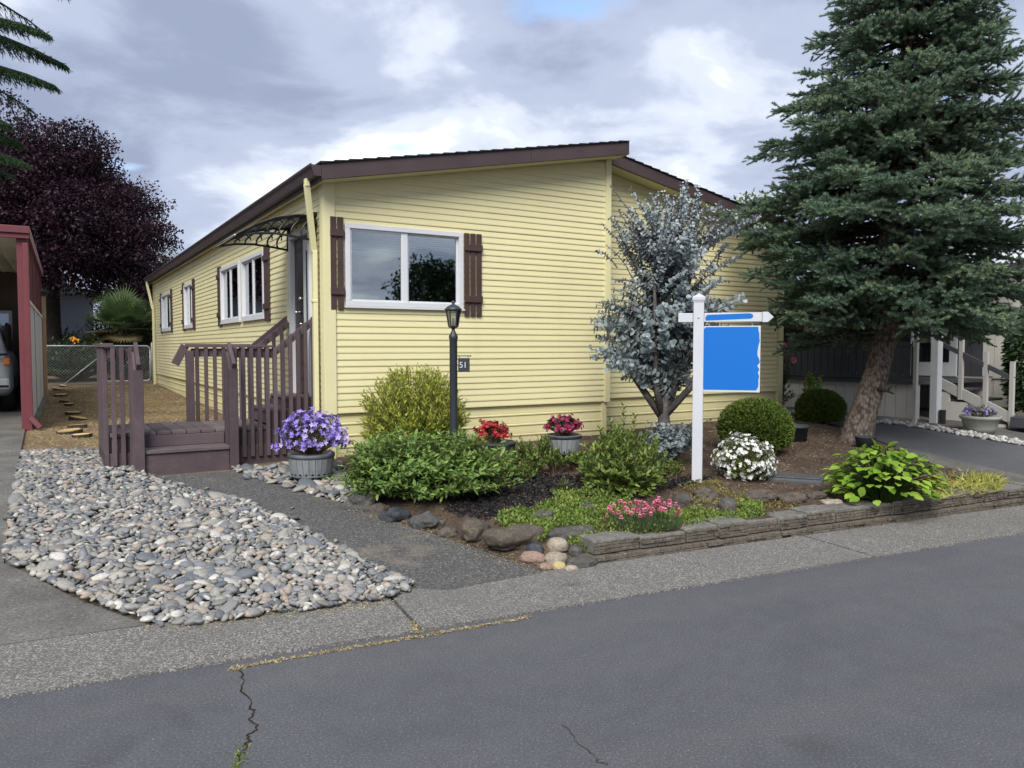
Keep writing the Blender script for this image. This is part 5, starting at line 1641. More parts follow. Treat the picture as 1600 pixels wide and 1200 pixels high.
def rock(label, px, py, sx, sy, sz, mat, hfun=None, rot=0.0, seed=0, sub=4, lift=0.0, rough=.48, flat=False):
    v, f = ico(sub); c = gp(px, py, hfun or bz)
    w = np.array([1 + rough * mnoise.noise(Vector(q * 1.2) + Vector((seed * 5.1, 0, 0))) + rough * .45 * mnoise.noise(Vector(q * 3.1) + Vector((seed * 3.3, 2, 0))) + rough * .25 * abs(mnoise.noise(Vector(q * 6) + Vector((seed, 2, 0)))) + rough * .10 * mnoise.noise(Vector(q * 15) + Vector((seed, 2, 0))) for q in v])
    v = v * w[:, None]
    v = np.sign(v) * np.abs(v) ** (.7 if flat else .88) * (.9 if max(sx, sy) > .2 else 1)
    v[:, 2] = np.maximum(v[:, 2], -.45)
    me = bpy.data.meshes.new('rock'); me.from_pydata([tuple(q * [sx / 2, sy / 2, sz / 2]) for q in v], [], [tuple(q) for q in f]); me.update()
    me.polygons.foreach_set('use_smooth', [True] * len(me.polygons)); me.materials.append(MATS[mat])
    o = bpy.data.objects.new('rock', me); o.location = (c.x, c.y, c.z + lift + sz * .16); o.rotation_euler = (0, 0, rot)
    link(o); return tag(o, label, 'rock', 'border rocks of the bed')


G = gz
rock('broad grey boulder at the walkway below the barrel planter', 566, 792, .34, .26, .20, 'rock_grey', rot=.3, seed=1)
rock('brown mossy rock beside the broad grey boulder', 592, 803, .17, .17, .14, 'rock_brown', rot=.1, seed=2)
rock('dark rock under the left side of the leafy shrub', 618, 812, .24, .2, .15, 'rock_dark', rot=.6, seed=3)
rock('grey rock under the front of the leafy shrub', 665, 824, .26, .2, .17, 'rock_grey', rot=.2, seed=4)
rock('small dull rock at the path edge right of the leafy shrub', 700, 836, .16, .13, .09, 'rock_brown', rot=.2, seed=14)
rock('pointed mossy boulder right of the leafy shrub', 742, 840, .24, .2, .22, 'rock_brown', rot=.9, seed=5, rough=.45)
rock('large brown boulder at the walkway corner', 800, 852, .42, .30, .24, 'rock_brown', rot=.35, seed=6)
rock('small flat grey rock in the sedum', 850, 812, .23, .17, .11, 'rock_grey', rot=.2, seed=7)
rock('grey rock lying behind the pink flowers', 918, 798, .17, .14, .09, 'rock_grey', rot=.2, seed=8)
rock('long flat grey slab stone in the sedum', 895, 838, .39, .17, .12, 'rock_grey', rot=.25, seed=9, flat=True)
rock('rounded pale tan stone at the bed corner', 870, 858, .17, .14, .13, 'rock_pale', rot=.5, seed=10, rough=.14)
rock('dark blue grey stone beside the pale tan stone', 836, 862, .13, .11, .09, 'rock_dark', seed=11, rough=.14)
rock('pinkish brown speckled stone at the path edge', 832, 876, .19, .12, .10, 'rock_pink', rot=-.3, seed=12, rough=.14)
rock('angular pale quartz stone at the bed corner', 868, 878, .17, .12, .10, 'rock_pale', rot=.4, seed=13, rough=.35)
rock('small yellow stone at the very corner of the path', 873, 888, .10, .08, .07, 'rock_yellow', seed=15, rough=.1)
rock('small peach stone left of the yellow stone', 853, 888, .10, .08, .06, 'rock_pink', seed=16, rough=.1)
rock('grey stone lying against the end of the block wall', 908, 884, .26, .15, .11, 'rock_grey', rot=.2, seed=17, rough=.2)
rock('round grey stone above the end of the block wall', 900, 866, .14, .11, .11, 'rock_grey', rot=.8, seed=18, rough=.15)
rock('small white stone on the gutter by the bed corner', 893, 891, .09, .06, .05, 'rock_pale', seed=19, rough=.12)
rock('grey round stone left of the sign post foot', 1066, 785, .17, .14, .12, 'rock_grey', seed=20, rough=.15)
rock('brown stone right below the sign post', 1100, 780, .26, .18, .16, 'rock_brown', rot=.2, seed=21)
rock('upright grey stone right of the sign post', 1137, 795, .16, .12, .15, 'rock_grey', rot=.2, seed=22, rough=.18)
rock('brown mossy stone below the white azalea', 1185, 782, .30, .2, .16, 'rock_brown', rot=.1, seed=23)
rock('brown mossy stone below the utility lid', 1238, 784, .30, .2, .15, 'rock_brown', rot=.3, seed=24)
rock('low brown stone right of the utility lid', 1275, 778, .22, .16, .10, 'rock_brown', rot=.3, seed=25)
rock('flat pale stone left of the hydrangea', 1298, 786, .19, .12, .05, 'rock_pale', rot=.2, seed=26, flat=True)
rock('round grey stone in the grass by the driveway', 1505, 746, .16, .14, .11, 'rock_grey', seed=27, rough=.15)
rock('brownish stone in the grass by the driveway', 1464, 744, .18, .14, .09, 'rock_brown', seed=28, rough=.2)


# ------------------------------------------------------------------ retaining wall of split-face blocks
wall = thing('block_wall', 'low retaining wall of split face concrete blocks along the gutter', 'wall', (WALL_A.x, WALL_A.y, 0.0), math.atan2((WALL_B - WALL_A).y, (WALL_B - WALL_A).x))
wl_len = (WALL_B - WALL_A).length
rr = random.Random(5); x = 0.0; i = 0
while x < wl_len - .1:
    w = rr.uniform(.30, .40) if i > 1 else .42
    w = min(w, wl_len - x); zc = .168 + (0.010 if i % 3 == 0 else 0.0) + rr.uniform(-.006, .006) - (.012 if i < 2 else 0); dy = rr.uniform(-.012, .012)
    body = MB().span(x + .004, x + w - .004, -.01 + dy, .20 + dy, .062, zc).build('block', 'block_cap', wall, bevel=.008)
    mb = MB(); z = .066
    while z < zc - .022:
        hh = rr.uniform(.014, .034); hh = min(hh, zc - .016 - z); xx = x + .006
        while xx < x + w - .02:
            ww = min(rr.uniform(.07, .24), x + w - .006 - xx)
            mb.span(xx, xx + ww - .004, dy - .012 - rr.uniform(.002, .022), dy - .008, z + .002, z + hh - .002); xx += ww
        z += hh
    mb.build('split_face', 'block_face', body, bevel=.002)
    x += w; i += 1
x = -.10
while x < wl_len - .1:
    w = min(rr.uniform(.28, .45), wl_len - x)
    mb = MB()
    z = -.03
    for hh in (.055, .034):
        xx = x
        while xx < x + w - .01:
            ww = min(rr.uniform(.10, .26), x + w - xx); mb.span(xx + .002, xx + ww - .002, -.055 - rr.uniform(0, .025), .16, z + .001, z + hh - .001); xx += ww
        z += hh
    mb.build('base_block', 'block_face', wall, bevel=.004); x += w

# ------------------------------------------------------------------ lamp post with number plate
def text_mesh(name, body, size, mat, parent, loc, rot, extrude=.001):
    cu = bpy.data.curves.new(name, 'FONT'); cu.body = body; cu.size = size; cu.extrude = extrude; cu.align_x = 'CENTER'; cu.align_y = 'CENTER'; cu.space_character = .95
    tmp = bpy.data.objects.new('tmp_text', cu); col.objects.link(tmp)
    dg = bpy.context.evaluated_depsgraph_get(); me = bpy.data.meshes.new_from_object(tmp.evaluated_get(dg))
    bpy.data.objects.remove(tmp); bpy.data.curves.remove(cu)
    me.name = name; me.materials.clear(); me.materials.append(MATS[mat])
    o = bpy.data.objects.new(name, me); o.location = loc; o.rotation_euler = rot
    return link(o, parent)


p = at(709, 700, 7.85); b = Vector((p.x, p.y, bz(p.x, p.y)))
lamp = thing('lamp_post', 'black garden lamp post with lantern and hanging house number plate', 'lamp post', tuple(b), R(6))
LH = 1.42
MB().lathe([(.06, -.05), (.06, .02), (.045, .05), (.040, .08), (.040, LH - .06), (.046, LH - .05), (.046, LH - .02), (.034, LH), (.018, LH + .03), (.016, LH + .045)], 16).build('post', 'lamp_black', lamp, True)
z0 = LH + .045
lan = MB().lathe([(.014, z0), (.03, z0 + .012), (.050, z0 + .022), (.054, z0 + .034), (.03, z0 + .036)], 6).build('lantern_base', 'lamp_black', lamp)
zt = z0 + .185
gl = MB()
for k in range(6):
    a0, a1 = math.pi * k / 3, math.pi * (k + 1) / 3
    gl.add([(.048 * math.cos(a0), .048 * math.sin(a0), z0 + .036), (.048 * math.cos(a1), .048 * math.sin(a1), z0 + .036), (.070 * math.cos(a1), .070 * math.sin(a1), zt), (.070 * math.cos(a0), .070 * math.sin(a0), zt)], [(0, 1, 2, 3)])
gl.build('lantern_glass', 'lantern_glass', lamp)
fr = MB()
for k in range(6):
    a = math.pi * k / 3; fr.bar((.050 * math.cos(a), .050 * math.sin(a), z0 + .034), (.073 * math.cos(a), .073 * math.sin(a), zt), .010, .010)
fr.lathe([(.060, zt - .004), (.080, zt - .002), (.080, zt + .008), (.060, zt + .008)], 6).build('lantern_frame', 'lamp_black', lamp)
MB().lathe([(.014, z0 + .036), (.014, z0 + .11), (.006, z0 + .12)], 8).build('candle', 'white_paint', lamp, True)
MB().lathe([(.088, zt + .009), (.090, zt + .016), (.062, zt + .045), (.030, zt + .062), (.016, zt + .070), (.016, zt + .082), (.020, zt + .090), (.012, zt + .102), (.003, zt + .108)], 12).build('lantern_roof', 'lamp_black', lamp, True)
zp = LH - .225
MB().tube([(.03, 0, zp), (.17, 0, zp)], .006, 6).tube([(.172, 0, zp), (.182, 0, zp)], .010, 6).tube([(.06, 0, zp), (.06, 0, zp - .025)], .003, 4).tube([(.15, 0, zp), (.15, 0, zp - .025)], .003, 4).build('plate_arm', 'lamp_black', lamp)
plate = MB().span(.048, .166, -.006, .006, zp - .165, zp - .022).build('number_plate', 'lamp_black', lamp, bevel=.003)
text_mesh('numerals', '51', .085, 'white_paint', plate, (.098, -.0075, zp - .095), (math.pi / 2, 0, 0))

# ------------------------------------------------------------------ white yard-sign post
p = gp(1089, 752, bz)
sign = thing('yard_sign', 'white post with arm and hanging blue panel in the front bed', 'sign post', tuple(p), R(-16))
PH = 1.83
MB().span(-.0508, .0508, -.0508, .0508, -.1, PH - .03).build('post', 'white_paint', sign, bevel=.005)
MB().span(-.056, .056, -.056, .056, PH - .028, PH - .012).add([(-.062, -.062, PH - .011), (.062, -.062, PH - .011), (.062, .062, PH - .011), (-.062, .062, PH - .011), (0, 0, PH + .058), (-.062, -.062, PH + .02), (.062, -.062, PH + .02), (.062, .062, PH + .02), (-.062, .062, PH + .02)],
    [(3, 2, 1, 0), (0, 1, 6, 5), (1, 2, 7, 6), (2, 3, 8, 7), (3, 0, 5, 8), (5, 6, 4), (6, 7, 4), (7, 8, 4), (8, 5, 4)]).build('post_cap', 'white_paint', sign)
za = PH - .185
arm = MB().span(-.20, -.0515, -.022, .022, za - .045, za + .045).span(.0515, .60, -.022, .022, za - .045, za + .045).build('arm', 'white_paint', sign, bevel=.004)
MB().add([(.604, -.028, za - .05), (.604, .028, za - .05), (.604, .028, za + .05), (.604, -.028, za + .05), (.655, -.028, za - .05), (.655, .028, za - .05), (.655, .028, za + .05), (.655, -.028, za + .05), (.71, 0, za)],
         [(0, 1, 2, 3), (0, 4, 5, 1), (1, 5, 6, 2), (2, 6, 7, 3), (3, 7, 4, 0), (4, 8, 5), (5, 8, 6), (6, 8, 7), (7, 8, 4)]).build('arm_cap', 'white_paint', sign)
MB().lathe([(.010, -.004), (.010, .004), (.004, .007)], 8, (0, 0, 0)).build('bolt', 'galvanised', sign, loc=(0, -.052, za)).rotation_euler = (math.pi / 2, 0, 0)
MB().prism([(.07, za - .030), (.50, za - .014), (.52, za + .006), (.51, za + .030), (.48, za + .038), (.08, za + .026), (.062, za - .004)], 'y', -.0245, -.0225).build('arm_strip', 'sign_blue', arm)
zs0, zs1 = za - .74, za - .085
MB().span(.02, .59, -.010, .010, zs0, zs1).build('panel', 'white_paint', sign, bevel=.002).rotation_euler = (0, 0, 0)
rr = random.Random(11); vs, fs = [], []                             # blue field with uneven edges
for k in range(19):
    zz = zs0 + .022 + (zs1 - zs0 - .032) * k / 18; e = .02 if k in (0, 18) else 0
    xl, xr = .036 + e + rr.uniform(-.012, .014), .578 - e + rr.uniform(-.016, .010)
    vs += [(xl, -.0125, zz), (xr, -.0125, zz), (xl, -.0105, zz), (xr, -.0105, zz)]
    if k: i = 4 * k; fs += [(i - 4, i - 3, i + 1, i), (i - 2, i + 2, i + 3, i - 1), (i - 4, i, i + 2, i - 2), (i - 3, i - 1, i + 3, i + 1)]
MB().add(vs, fs).build('panel_field', 'sign_blue', sign)
for x in (.10, .51): MB().tube([(x, 0, zs1 - .005), (x, 0, za - .044)], .004, 5).build('hook', 'galvanised', sign)

# ------------------------------------------------------------------ utility lid, small pots
p = gp(1243, 752, bz)
lid = thing('utility_box', 'grey plastic utility box lid lying in the bark litter', 'utility box', (p.x, p.y, p.z), R(-24))
MB().span(-.27, .27, -.15, .15, -.04, .045).build('box_rim', 'utility_lid', lid, bevel=.02)
MB().span(-.245, .245, -.125, .125, .046, .062).build('lid', 'utility_lid', lid, bevel=.01)
mb = MB()
for k in range(17):
    for j in range(7): mb.span(-.21 + k * .0255, -.195 + k * .0255, -.10 + j * .03, -.084 + j * .03, .0622, .066)
tag(mb.build('tread_pattern', 'utility_lid', lid), kind='stuff')
p = gp(1243, 696)
pot = thing('plant_pot', 'empty dark plastic pot between the two boxwoods', 'pot', (p.x, p.y, p.z))
MB().lathe([(.12, 0), (.16, .24), (.172, .24), (.172, .275), (.155, .275), (.14, .05), (.01, .05)], 18).build('pot_body', 'pot_dark', pot, True)
MB().lathe([(.01, .19), (.145, .20), (.01, .21)], 18).build('pot_soil', 'potting_soil', pot)
p = gp(1352, 700, bz)
pot = thing('garden_ring', 'black round tub behind the hydrangea', 'tub', (p.x, p.y, p.z))
MB().lathe([(.10, 0), (.13, .14), (.14, .15), (.12, .15), (.10, .02), (.01, .02)], 18).build('tub_body', 'pot_dark', pot, True)

# ------------------------------------------------------------------ side yard: stump rounds, solar light
yard = [(118, 683), (117, 677), (113, 672), (118, 664), (112, 655), (105, 645), (106, 632), (107, 626), (106, 620), (103, 614), (99, 610), (101, 605)]
for i, (px, py) in enumerate(yard):
    p = gp(px + rng.uniform(-14, 12), py + rng.uniform(-3, 3)); r = rng.uniform(.08, .17)
    o = thing('wood_round', ['%s sawn wood round in the row of stepping pieces by the carport' % q for q in ('nearest', 'second', 'third', 'fourth', 'fifth', 'sixth', 'seventh', 'eighth', 'ninth', 'tenth', 'eleventh', 'farthest')][i], 'wood round', (p.x, p.y, p.z - .02), rng.uniform(0, 6), 'sawn wood stepping rounds')
    prof = []; n = 14; rad = [r * (1 + .45 * mnoise.noise(Vector((math.cos(k * .449) * 1.5, math.sin(k * .449) * 1.5, i * 3.1)))) for k in range(n)]
    pts = [(rad[k] * math.cos(6.283 * k / n), rad[k] * math.sin(6.283 * k / n)) for k in range(n)]
    MB().prism(pts, 'z', -.05, .040).build('bark', 'bark_dark', o, bevel=.006); o.rotation_euler = (rng.normal(0, .10), rng.normal(0, .10), rng.uniform(0, 6))
    MB().prism([(q[0] * .93, q[1] * .93) for q in pts], 'z', .0402, .045).build('cut_face', 'cut_wood', o)
p = gp(263, 597)
o = thing('solar_light', 'small round solar garden light beside the house wall', 'garden light', tuple(p))
MB().lathe([(.01, -.05), (.01, .12)], 6).build('stake', 'black_metal', o)
MB().lathe([(.02, .12), (.07, .14), (.085, .18), (.07, .23), (.03, .255), (.01, .26)], 14).build('globe', 'rock_pink', o, True)

# ------------------------------------------------------------------ chain-link fence and gate
def chain(parent, w, h, step=.075, t=.0035):
    mb = MB(); k = -h
    while k < w:
        a0 = max(0, k); a1 = min(w, k + h)
        if a1 - a0 > .02:
            mb.bar((a0, 0, a0 - k), (a1, 0, a1 - k), t, t, (0, 1, 0)); mb.bar((a0, .004, h - (a0 - k)), (a1, .004, h - (a1 - k)), t, t, (0, 1, 0))
        k += step
    return tag(mb.build('wire_mesh', 'galvanised', parent), kind='stuff')


FV = 15.35
x, y = L(-2.75, FV); z = gz(x, y)
f = thing('chain_link_fence', 'galvanised chain link fence panel at the back of the side yard', 'fence', (x, y, z), TH)
chain(f, 1.42, 1.02)
for xx in (0, 1.44): MB().lathe([(.026, -.1), (.026, 1.06), (.03, 1.06), (.03, 1.09), (.01, 1.12)], 10).build('fence_post', 'galvanised', f, True, loc=(xx, 0, 0))
MB().tube([(0, 0, 1.03), (1.44, 0, 1.03)], .019, 8).build('top_rail', 'galvanised', f, True)
MB().tube([(0.55, -.06, .02), (1.43, -.03, .78)], .014, 6).build('brace', 'galvanised', f, True)
x, y = L(-1.24, FV)
g = thing('chain_link_gate', 'rounded tube chain link gate beside the far house corner', 'gate', (x, y, z), TH)
gw = 1.12; pts = []
for cx, cz, a0 in ((gw - .1, .93, 0), (.1, .93, 90), (.1, .17, 180), (gw - .1, .17, 270)):
    for k in range(5): a = R(a0 + 22.5 * k); pts.append((cx + .1 * math.cos(a), 0, cz + .1 * math.sin(a)))
pts.append(pts[0]); MB().tube(pts, .019, 8).build('gate_frame', 'galvanised', g, True)
o = chain(g, gw - .06, .9); o.location = (.03, 0, .1)
for xx in (gw + .05,): MB().lathe([(.026, -.1), (.026, 1.10), (.01, 1.13)], 10).build('gate_post', 'galvanised', g, True, loc=(xx, 0, 0))
MB().box((gw + .02, 0, .65), (.07, .04, .05)).build('latch', 'galvanised', g)
for i, (px, py) in enumerate(((113, 531), (119, 534))):
    p = at(px, py, 23.0)
    o = thing('poppy', ['left orange poppy above the fence rail', 'right orange poppy above the fence rail'][i], 'flower', (p.x, p.y, gz(p.x, p.y)))
    hz = p.z - gz(p.x, p.y)
    MB().tube([(0, 0, 0), (.02, 0, hz)], .006, 4).build('stem', 'hedge_leaf', o)
    petals('petals', 'orange_petal', o, np.array([[.02, 0, hz]] * 2), np.array([[0, -1, .6]] * 2), .12, 5)

# ------------------------------------------------------------------ carport on the left
cx, cy = L(-2.79, 4.75); cz = gz(cx, cy)
cp = thing('carport', 'red metal carport with pale ceiling at the left edge', 'carport', (cx, cy, cz), TH - R(1.15))   # local: x right, y back
CH, CL, CW = 2.74, 6.8, 4.6
MB().span(-.13, .0, 0, .10, -.02, CH).build('post', 'carport_red', cp, bevel=.006)
MB().bar((-.02, -.03, CH - .1), (-.02, -.03, .16), .07, .06, (0, 1, 0)).bar((-.02, -.03, .17), (.10, -.06, .02), .07, .06, (0, 1, 0)).build('downspout', 'carport_red', cp, bevel=.008)
for yy in (2.2, 4.4, CL): MB().span(-.10, .0, yy, yy + .09, -.02, CH).build('post', 'carport_red', cp)
MB().span(-.13, 0, 0, .1, -.02, CH).build('post', 'carport_red', cp, loc=(-CW + .1, 0, 0))
MB().span(-CW, .04, -.10, -.03, CH + .03, CH + .13).span(-CW, .03, -.07, -.03, CH - .04, CH + .028).build('front_beam', 'carport_red', cp, bevel=.006)
MB().span(-.03, .04, -.028, CL + .1, CH - .03, CH + .13).build('side_beam', 'carport_red', cp, bevel=.006)
roofc = MB().span(-CW, -.031, -.028, CL + .1, CH + .05, CH + .10).build('roof', 'carport_ceiling', cp)
for k in range(20): MB().span(-CW + .06 + k * .226, -CW + .10 + k * .226, .0, CL, CH + .03, CH + .049).build('ceiling_rib', 'carport_ceiling', roofc)
for k in range(14):                                            # open red slats above the pale screen
    yy = .45 + k * .46; MB().span(-.05, -.015, yy, yy + .07, 1.82, CH - .03).build('upright_slat', 'carport_red', cp)
scr = MB().span(-.045, -.02, .12, CL - .1, .10, 1.80).build('side_screen', 'white_vinyl', cp)
for k in range(22): MB().span(-.02, .0, .14 + k * .3, .19 + k * .3, .12, 1.78).build('screen_rib', 'white_vinyl', scr)
MB().span(-.05, .012, .12, CL - .1, 1.802, 1.85).build('screen_rail', 'white_vinyl', cp, bevel=.004)
MB().span(-CW - .1, -.06, CL, CL + .08, -.02, CH + .03).build('back_wall', 'carport_wall', cp)
MB().span(-CW - .1, -CW - .02, -.02, CL, -.02, CH + .03).build('left_wall', 'carport_wall', cp)
w = MB().span(-1.55, -.55, CL - .03, CL - .002, 1.35, 1.95).build('back_window', 'white_vinyl', cp)
MB().span(-1.49, -.61, CL - .036, CL - .031, 1.41, 1.89).build('pane', 'window_glass', w)
MB().span(-.02, .06, .05, CL, -.05, .10).build('sill_beam', 'concrete', cp, bevel=.01)
# tan post with cap just behind
px_, py_ = L(-2.64, 11.8); z = gz(px_, py_)
tp = thing('fence_post', 'tan timber post with dark metal cap beside the carport', 'post', (px_, py_, z), TH)
MB().span(-.06, .06, -.06, .06, -.05, 2.25).build('shaft', 'tan_wood', tp, bevel=.006)
MB().span(-.13, .13, -.13, .13, 2.252, 2.30).span(-.10, .10, -.10, .10, 2.18, 2.25).build('cap', 'neighbour_charcoal', tp, bevel=.01)
px_, py_ = L(-2.72, 11.95)
tf = thing('board_fence', 'tan vertical board fence between carport and side yard', 'fence', (px_, py_, gz(px_, py_)), TH)
for k in range(9): MB().span(-.012, .012, k * .145, k * .145 + .138, 0, 2.0 + .01 * (k % 3)).build('board', 'tan_wood', tf, bevel=.003)

# ------------------------------------------------------------------ silver car under the carport (its rear corner shows)
ux, uy = L(-3.98, 7.1)
car = thing('parked_car', 'silver estate car parked under the red carport', 'car', (ux, uy, gz(ux, uy) + .012), TH)       # local: x across, y towards the front
body = bmesh.new()
secs = [(0.0, .78, .42, .80), (.05, .86, .36, .98), (.35, .89, .30, 1.02), (.9, .90, .28, 1.03), (2.2, .90, .28, 1.03), (3.1, .90, .28, 1.00), (3.9, .87, .32, .92), (4.35, .78, .40, .78)]
rings = []
for (yy, hw, zb, zt) in secs:
    ring = [(-hw * .92, zb), (-hw, zb + .12), (-hw, zt - .18), (-hw * .93, zt), (hw * .93, zt), (hw, zt - .18), (hw, zb + .12), (hw * .92, zb)]
    rings.append([body.verts.new((q[0], yy, q[1])) for q in ring])
for a, b_ in zip(rings[:-1], rings[1:]):
    for k in range(8): body.faces.new((a[k], a[(k + 1) % 8], b_[(k + 1) % 8], b_[k]))
body.faces.new(rings[0][::-1]); body.faces.new(rings[-1])
for f_ in body.faces: f_.smooth = True
bmesh.ops.recalc_face_normals(body, faces=body.faces[:])
me = bpy.data.meshes.new('body'); body.to_mesh(me); body.free(); me.materials.append(MATS['car_silver'])
o = link(bpy.data.objects.new('body', me), car); o.modifiers.new('round', 'BEVEL').width = .03
cabin = MB().add([(-.82, .10, 1.02), (.82, .10, 1.02), (.84, 3.05, 1.0), (-.84, 3.05, 1.0), (-.66, .38, 1.62), (.66, .38, 1.62), (.64, 2.25, 1.62), (-.64, 2.25, 1.62), (-.66, 1.2, 1.67), (.66, 1.2, 1.67)],
    [(0, 1, 5, 4), (2, 3, 7, 6), (3, 0, 4, 8, 7), (1, 2, 6, 9, 5), (4, 5, 9, 8), (8, 9, 6, 7)]).build('cabin', 'car_silver', car, True, bevel=.05)
MB().add([(-.70, .12, 1.08), (.70, .12, 1.08), (.60, .33, 1.52), (-.60, .33, 1.52)], [(0, 1, 2, 3)]).build('rear_window', 'door_brown', car, loc=(0, -.03, 0))
for s in (-1, 1):
    MB().prism([(.35, 1.08), (2.75, 1.07), (2.15, 1.54), (.55, 1.54)], 'x', s * .79, s * .83).build('side_window', 'door_brown', car)
    MB().span(s * .77, s * .865, -.012, .05, .83, .95).build('tail_light', 'amber_lens', car, bevel=.02)
    for yy in (.85, 3.45):
        wv = MB().lathe([(.20, -.10), (.31, -.10), (.335, -.06), (.335, .06), (.31, .10), (.20, .10)], 24).build('wheel', 'tyre', car, True, loc=(s * .80, yy, .335)); wv.rotation_euler = (0, math.pi / 2, 0)
        MB().lathe([(.01, -.09), (.20, -.085), (.20, .085), (.01, .09)], 18).build('rim', 'galvanised', wv)
MB().span(-.86, .86, -.09, .05, .42, .62).build('bumper', 'car_silver', car, bevel=.04)
MB().span(-.84, .84, -.094, -.04, .455, .50).build('bumper_trim', 'tyre', car, bevel=.01)
MB().span(-.26, .26, -.02, -.004, .70, .82).build('number_plate', 'white_paint', car)
for s in (-1, 1): MB().tube([(s * .6, .5, 1.66), (s * .6, .6, 1.71), (s * .6, 2.0, 1.71), (s * .6, 2.1, 1.66)], .016, 6).build('roof_rail', 'black_metal', car)

# ------------------------------------------------------------------ far pale house with deck railing behind the shrubs
x, y = L(-6.5, 25.5); z = gz(x, y)
fh = thing('distant_house', 'blue grey house with white deck railing behind the purple tree', 'house', (x, y, z), TH)
MB().span(-2.5, 5.5, 0, 6, 0, 2.9).build('wall', 'far_house_blue', fh)
MB().prism([(-2.9, 2.85), (5.9, 2.85), (1.5, 4.0)], 'y', -.4, 6.4).build('roof', 'neighbour_roof', fh)
for xx in (0.2, 2.9): 
    w = MB().span(xx, xx + 1.1, -.04, -.001, 1.2, 2.2).build('window', 'white_vinyl', fh); MB().span(xx + .06, xx + 1.04, -.046, -.041, 1.26, 2.14).build('pane', 'window_glass', w)
MB().span(-2.4, 4.2, -1.6, -.002, .45, .62).build('deck_floor', 'neighbour_post', fh)
MB().span(-2.4, 4.2, -1.62, -1.56, 1.52, 1.60).build('railing_top', 'white_vinyl', fh)
for k in range(55): MB().span(-2.4 + k * .12, -2.355 + k * .12, -1.61, -1.57, .62, 1.52).build('railing_baluster', 'white_vinyl', fh)

# ------------------------------------------------------------------ neighbour on the right
nx, ny = L(10.05, -.6); nz = gz(nx, ny)
nb = thing('neighbour_house', 'grey beige neighbouring home with dark covered porch behind the spruce', 'house', (nx, ny, nz), TH)   # local: x away from us, y back
# porch skirt of vertical panels
sk = MB().span(.03, .06, 0, 6.5, -.1, .60).build('porch_skirt', 'neighbour_beige', nb)
for k in range(33): MB().span(0.0, .028, k * .2, k * .2 + .192, -.08, .598).build('skirt_panel', 'neighbour_beige', sk)
MB().span(-.06, 2.2, -.02, 6.5, .602, .66).build('porch_floor', 'neighbour_charcoal', nb)
rl = MB().span(-.03, .03, 0, 6.5, 1.26, 1.33).span(-.02, .02, 0, 6.5, .68, .74).build('porch_rail', 'neighbour_charcoal', nb)
for k in range(44): MB().span(-.012, .012, k * .148, k * .148 + .125, .741, 1.258).build('rail_slat', 'neighbour_charcoal', rl)
mw = MB().span(2.2, 2.3, -8, 9, -.1, 2.75).build('main_wall', 'neighbour_beige', nb)
for k in range(82):
    yy = -7.9 + k * .205
    MB().span(2.186, 2.199, yy, yy + .197, .70, 2.70).build('wall_panel', 'neighbour_beige' if yy < -.1 else 'neighbour_charcoal', mw)
for k in range(38):
    yy = -7.9 + k * .205; MB().span(2.19, 2.199, yy, yy + .199, -.08, .66).build('wall_panel', 'neighbour_beige', mw)
MB().span(2.17, 2.199, -8, -.1, .665, .695).build('wall_trim', 'neighbour_beige', mw)
for yy in (2.9, 5.0):
    w = MB().span(2.14, 2.185, yy, yy + 1.1, 1.35, 2.25).build('window', 'white_vinyl', nb); MB().span(2.134, 2.139, yy + .06, yy + 1.04, 1.41, 2.19).build('pane', 'window_glass', w)
d_ = MB().span(2.14, 2.185, .55, 1.45, .68, 2.62).build('porch_door', 'white_vinyl', nb); MB().span(2.133, 2.139, .68, 1.32, .95, 2.45).build('pane', 'window_glass', d_)
rf = MB().prism([(-.95, 2.62), (-.95, 2.78), (4.5, 3.5), (4.5, 3.34)], 'y', -.9, 9).build('roof', 'neighbour_roof', nb)
MB().prism([(2.02, 2.78), (2.02, 2.92), (5.5, 3.5), (5.5, 3.36)], 'y', -8.3, -.95).build('roof', 'neighbour_roof', nb)
MB().span(1.90, 2.02, -8.3, -.95, 2.74, 2.86).build('gutter', 'white_vinyl', nb)
for yy in (-.45, 2.3, 2.75, 5.5): MB().span(-.80, -.74, yy, yy + .06, -.05, 2.64).build('porch_post', 'neighbour_post', nb, bevel=.004)
MB().span(-.30, -.16, -.50, -.38, -.05, 2.68).build('porch_post', 'white_vinyl', nb, bevel=.004)
MB().lathe([(.05, 0), (.05, .22), (.04, .22)], 10).build('post_boot', 'black_metal', nb, loc=(-.23, -.56, 0))
for k in range(4):
    MB().span(.45, 1.55, -.30 * (k + 1), -.30 * k - .005, .48 - .16 * k, .52 - .16 * k).build('stair_tread', 'neighbour_charcoal', nb, bevel=.005)
    MB().span(.42, .46, -.30 * (k + 1), -.30 * k - .003, -.05, .478 - .16 * k).build('stair_side', 'neighbour_beige', nb)
for (yy, zz) in ((-.05, .56), (-.45, .36), (-.85, .16), (-1.25, -.05)): MB().span(.40, .46, yy - .06, yy, zz, zz + 1.0 - .02 * 0 + (.06 if yy < -1.2 else 0)).build('stair_post', 'neighbour_post', nb)
MB().bar((.43, .0, 1.36), (.43, -1.30, .93 - .2), .05, .07).build('stair_rail', 'neighbour_charcoal', nb)
MB().bar((.43, -.02, .68), (.43, -1.30, .10), .04, .16).build('stair_stringer', 'neighbour_post', nb)
MB().span(.25, 1.7, -2.15, -1.35, -.02, .15).build('porch_step', 'neighbour_charcoal', nb, bevel=.01)
MB().span(2.15, 2.185, -2.75, -2.65, .42, .55).build('outlet_box', 'black_metal', nb)


def NB(x, y): p = CORNER + U * (10.05 + x) + V * (-.6 + y); return (p.x, p.y)


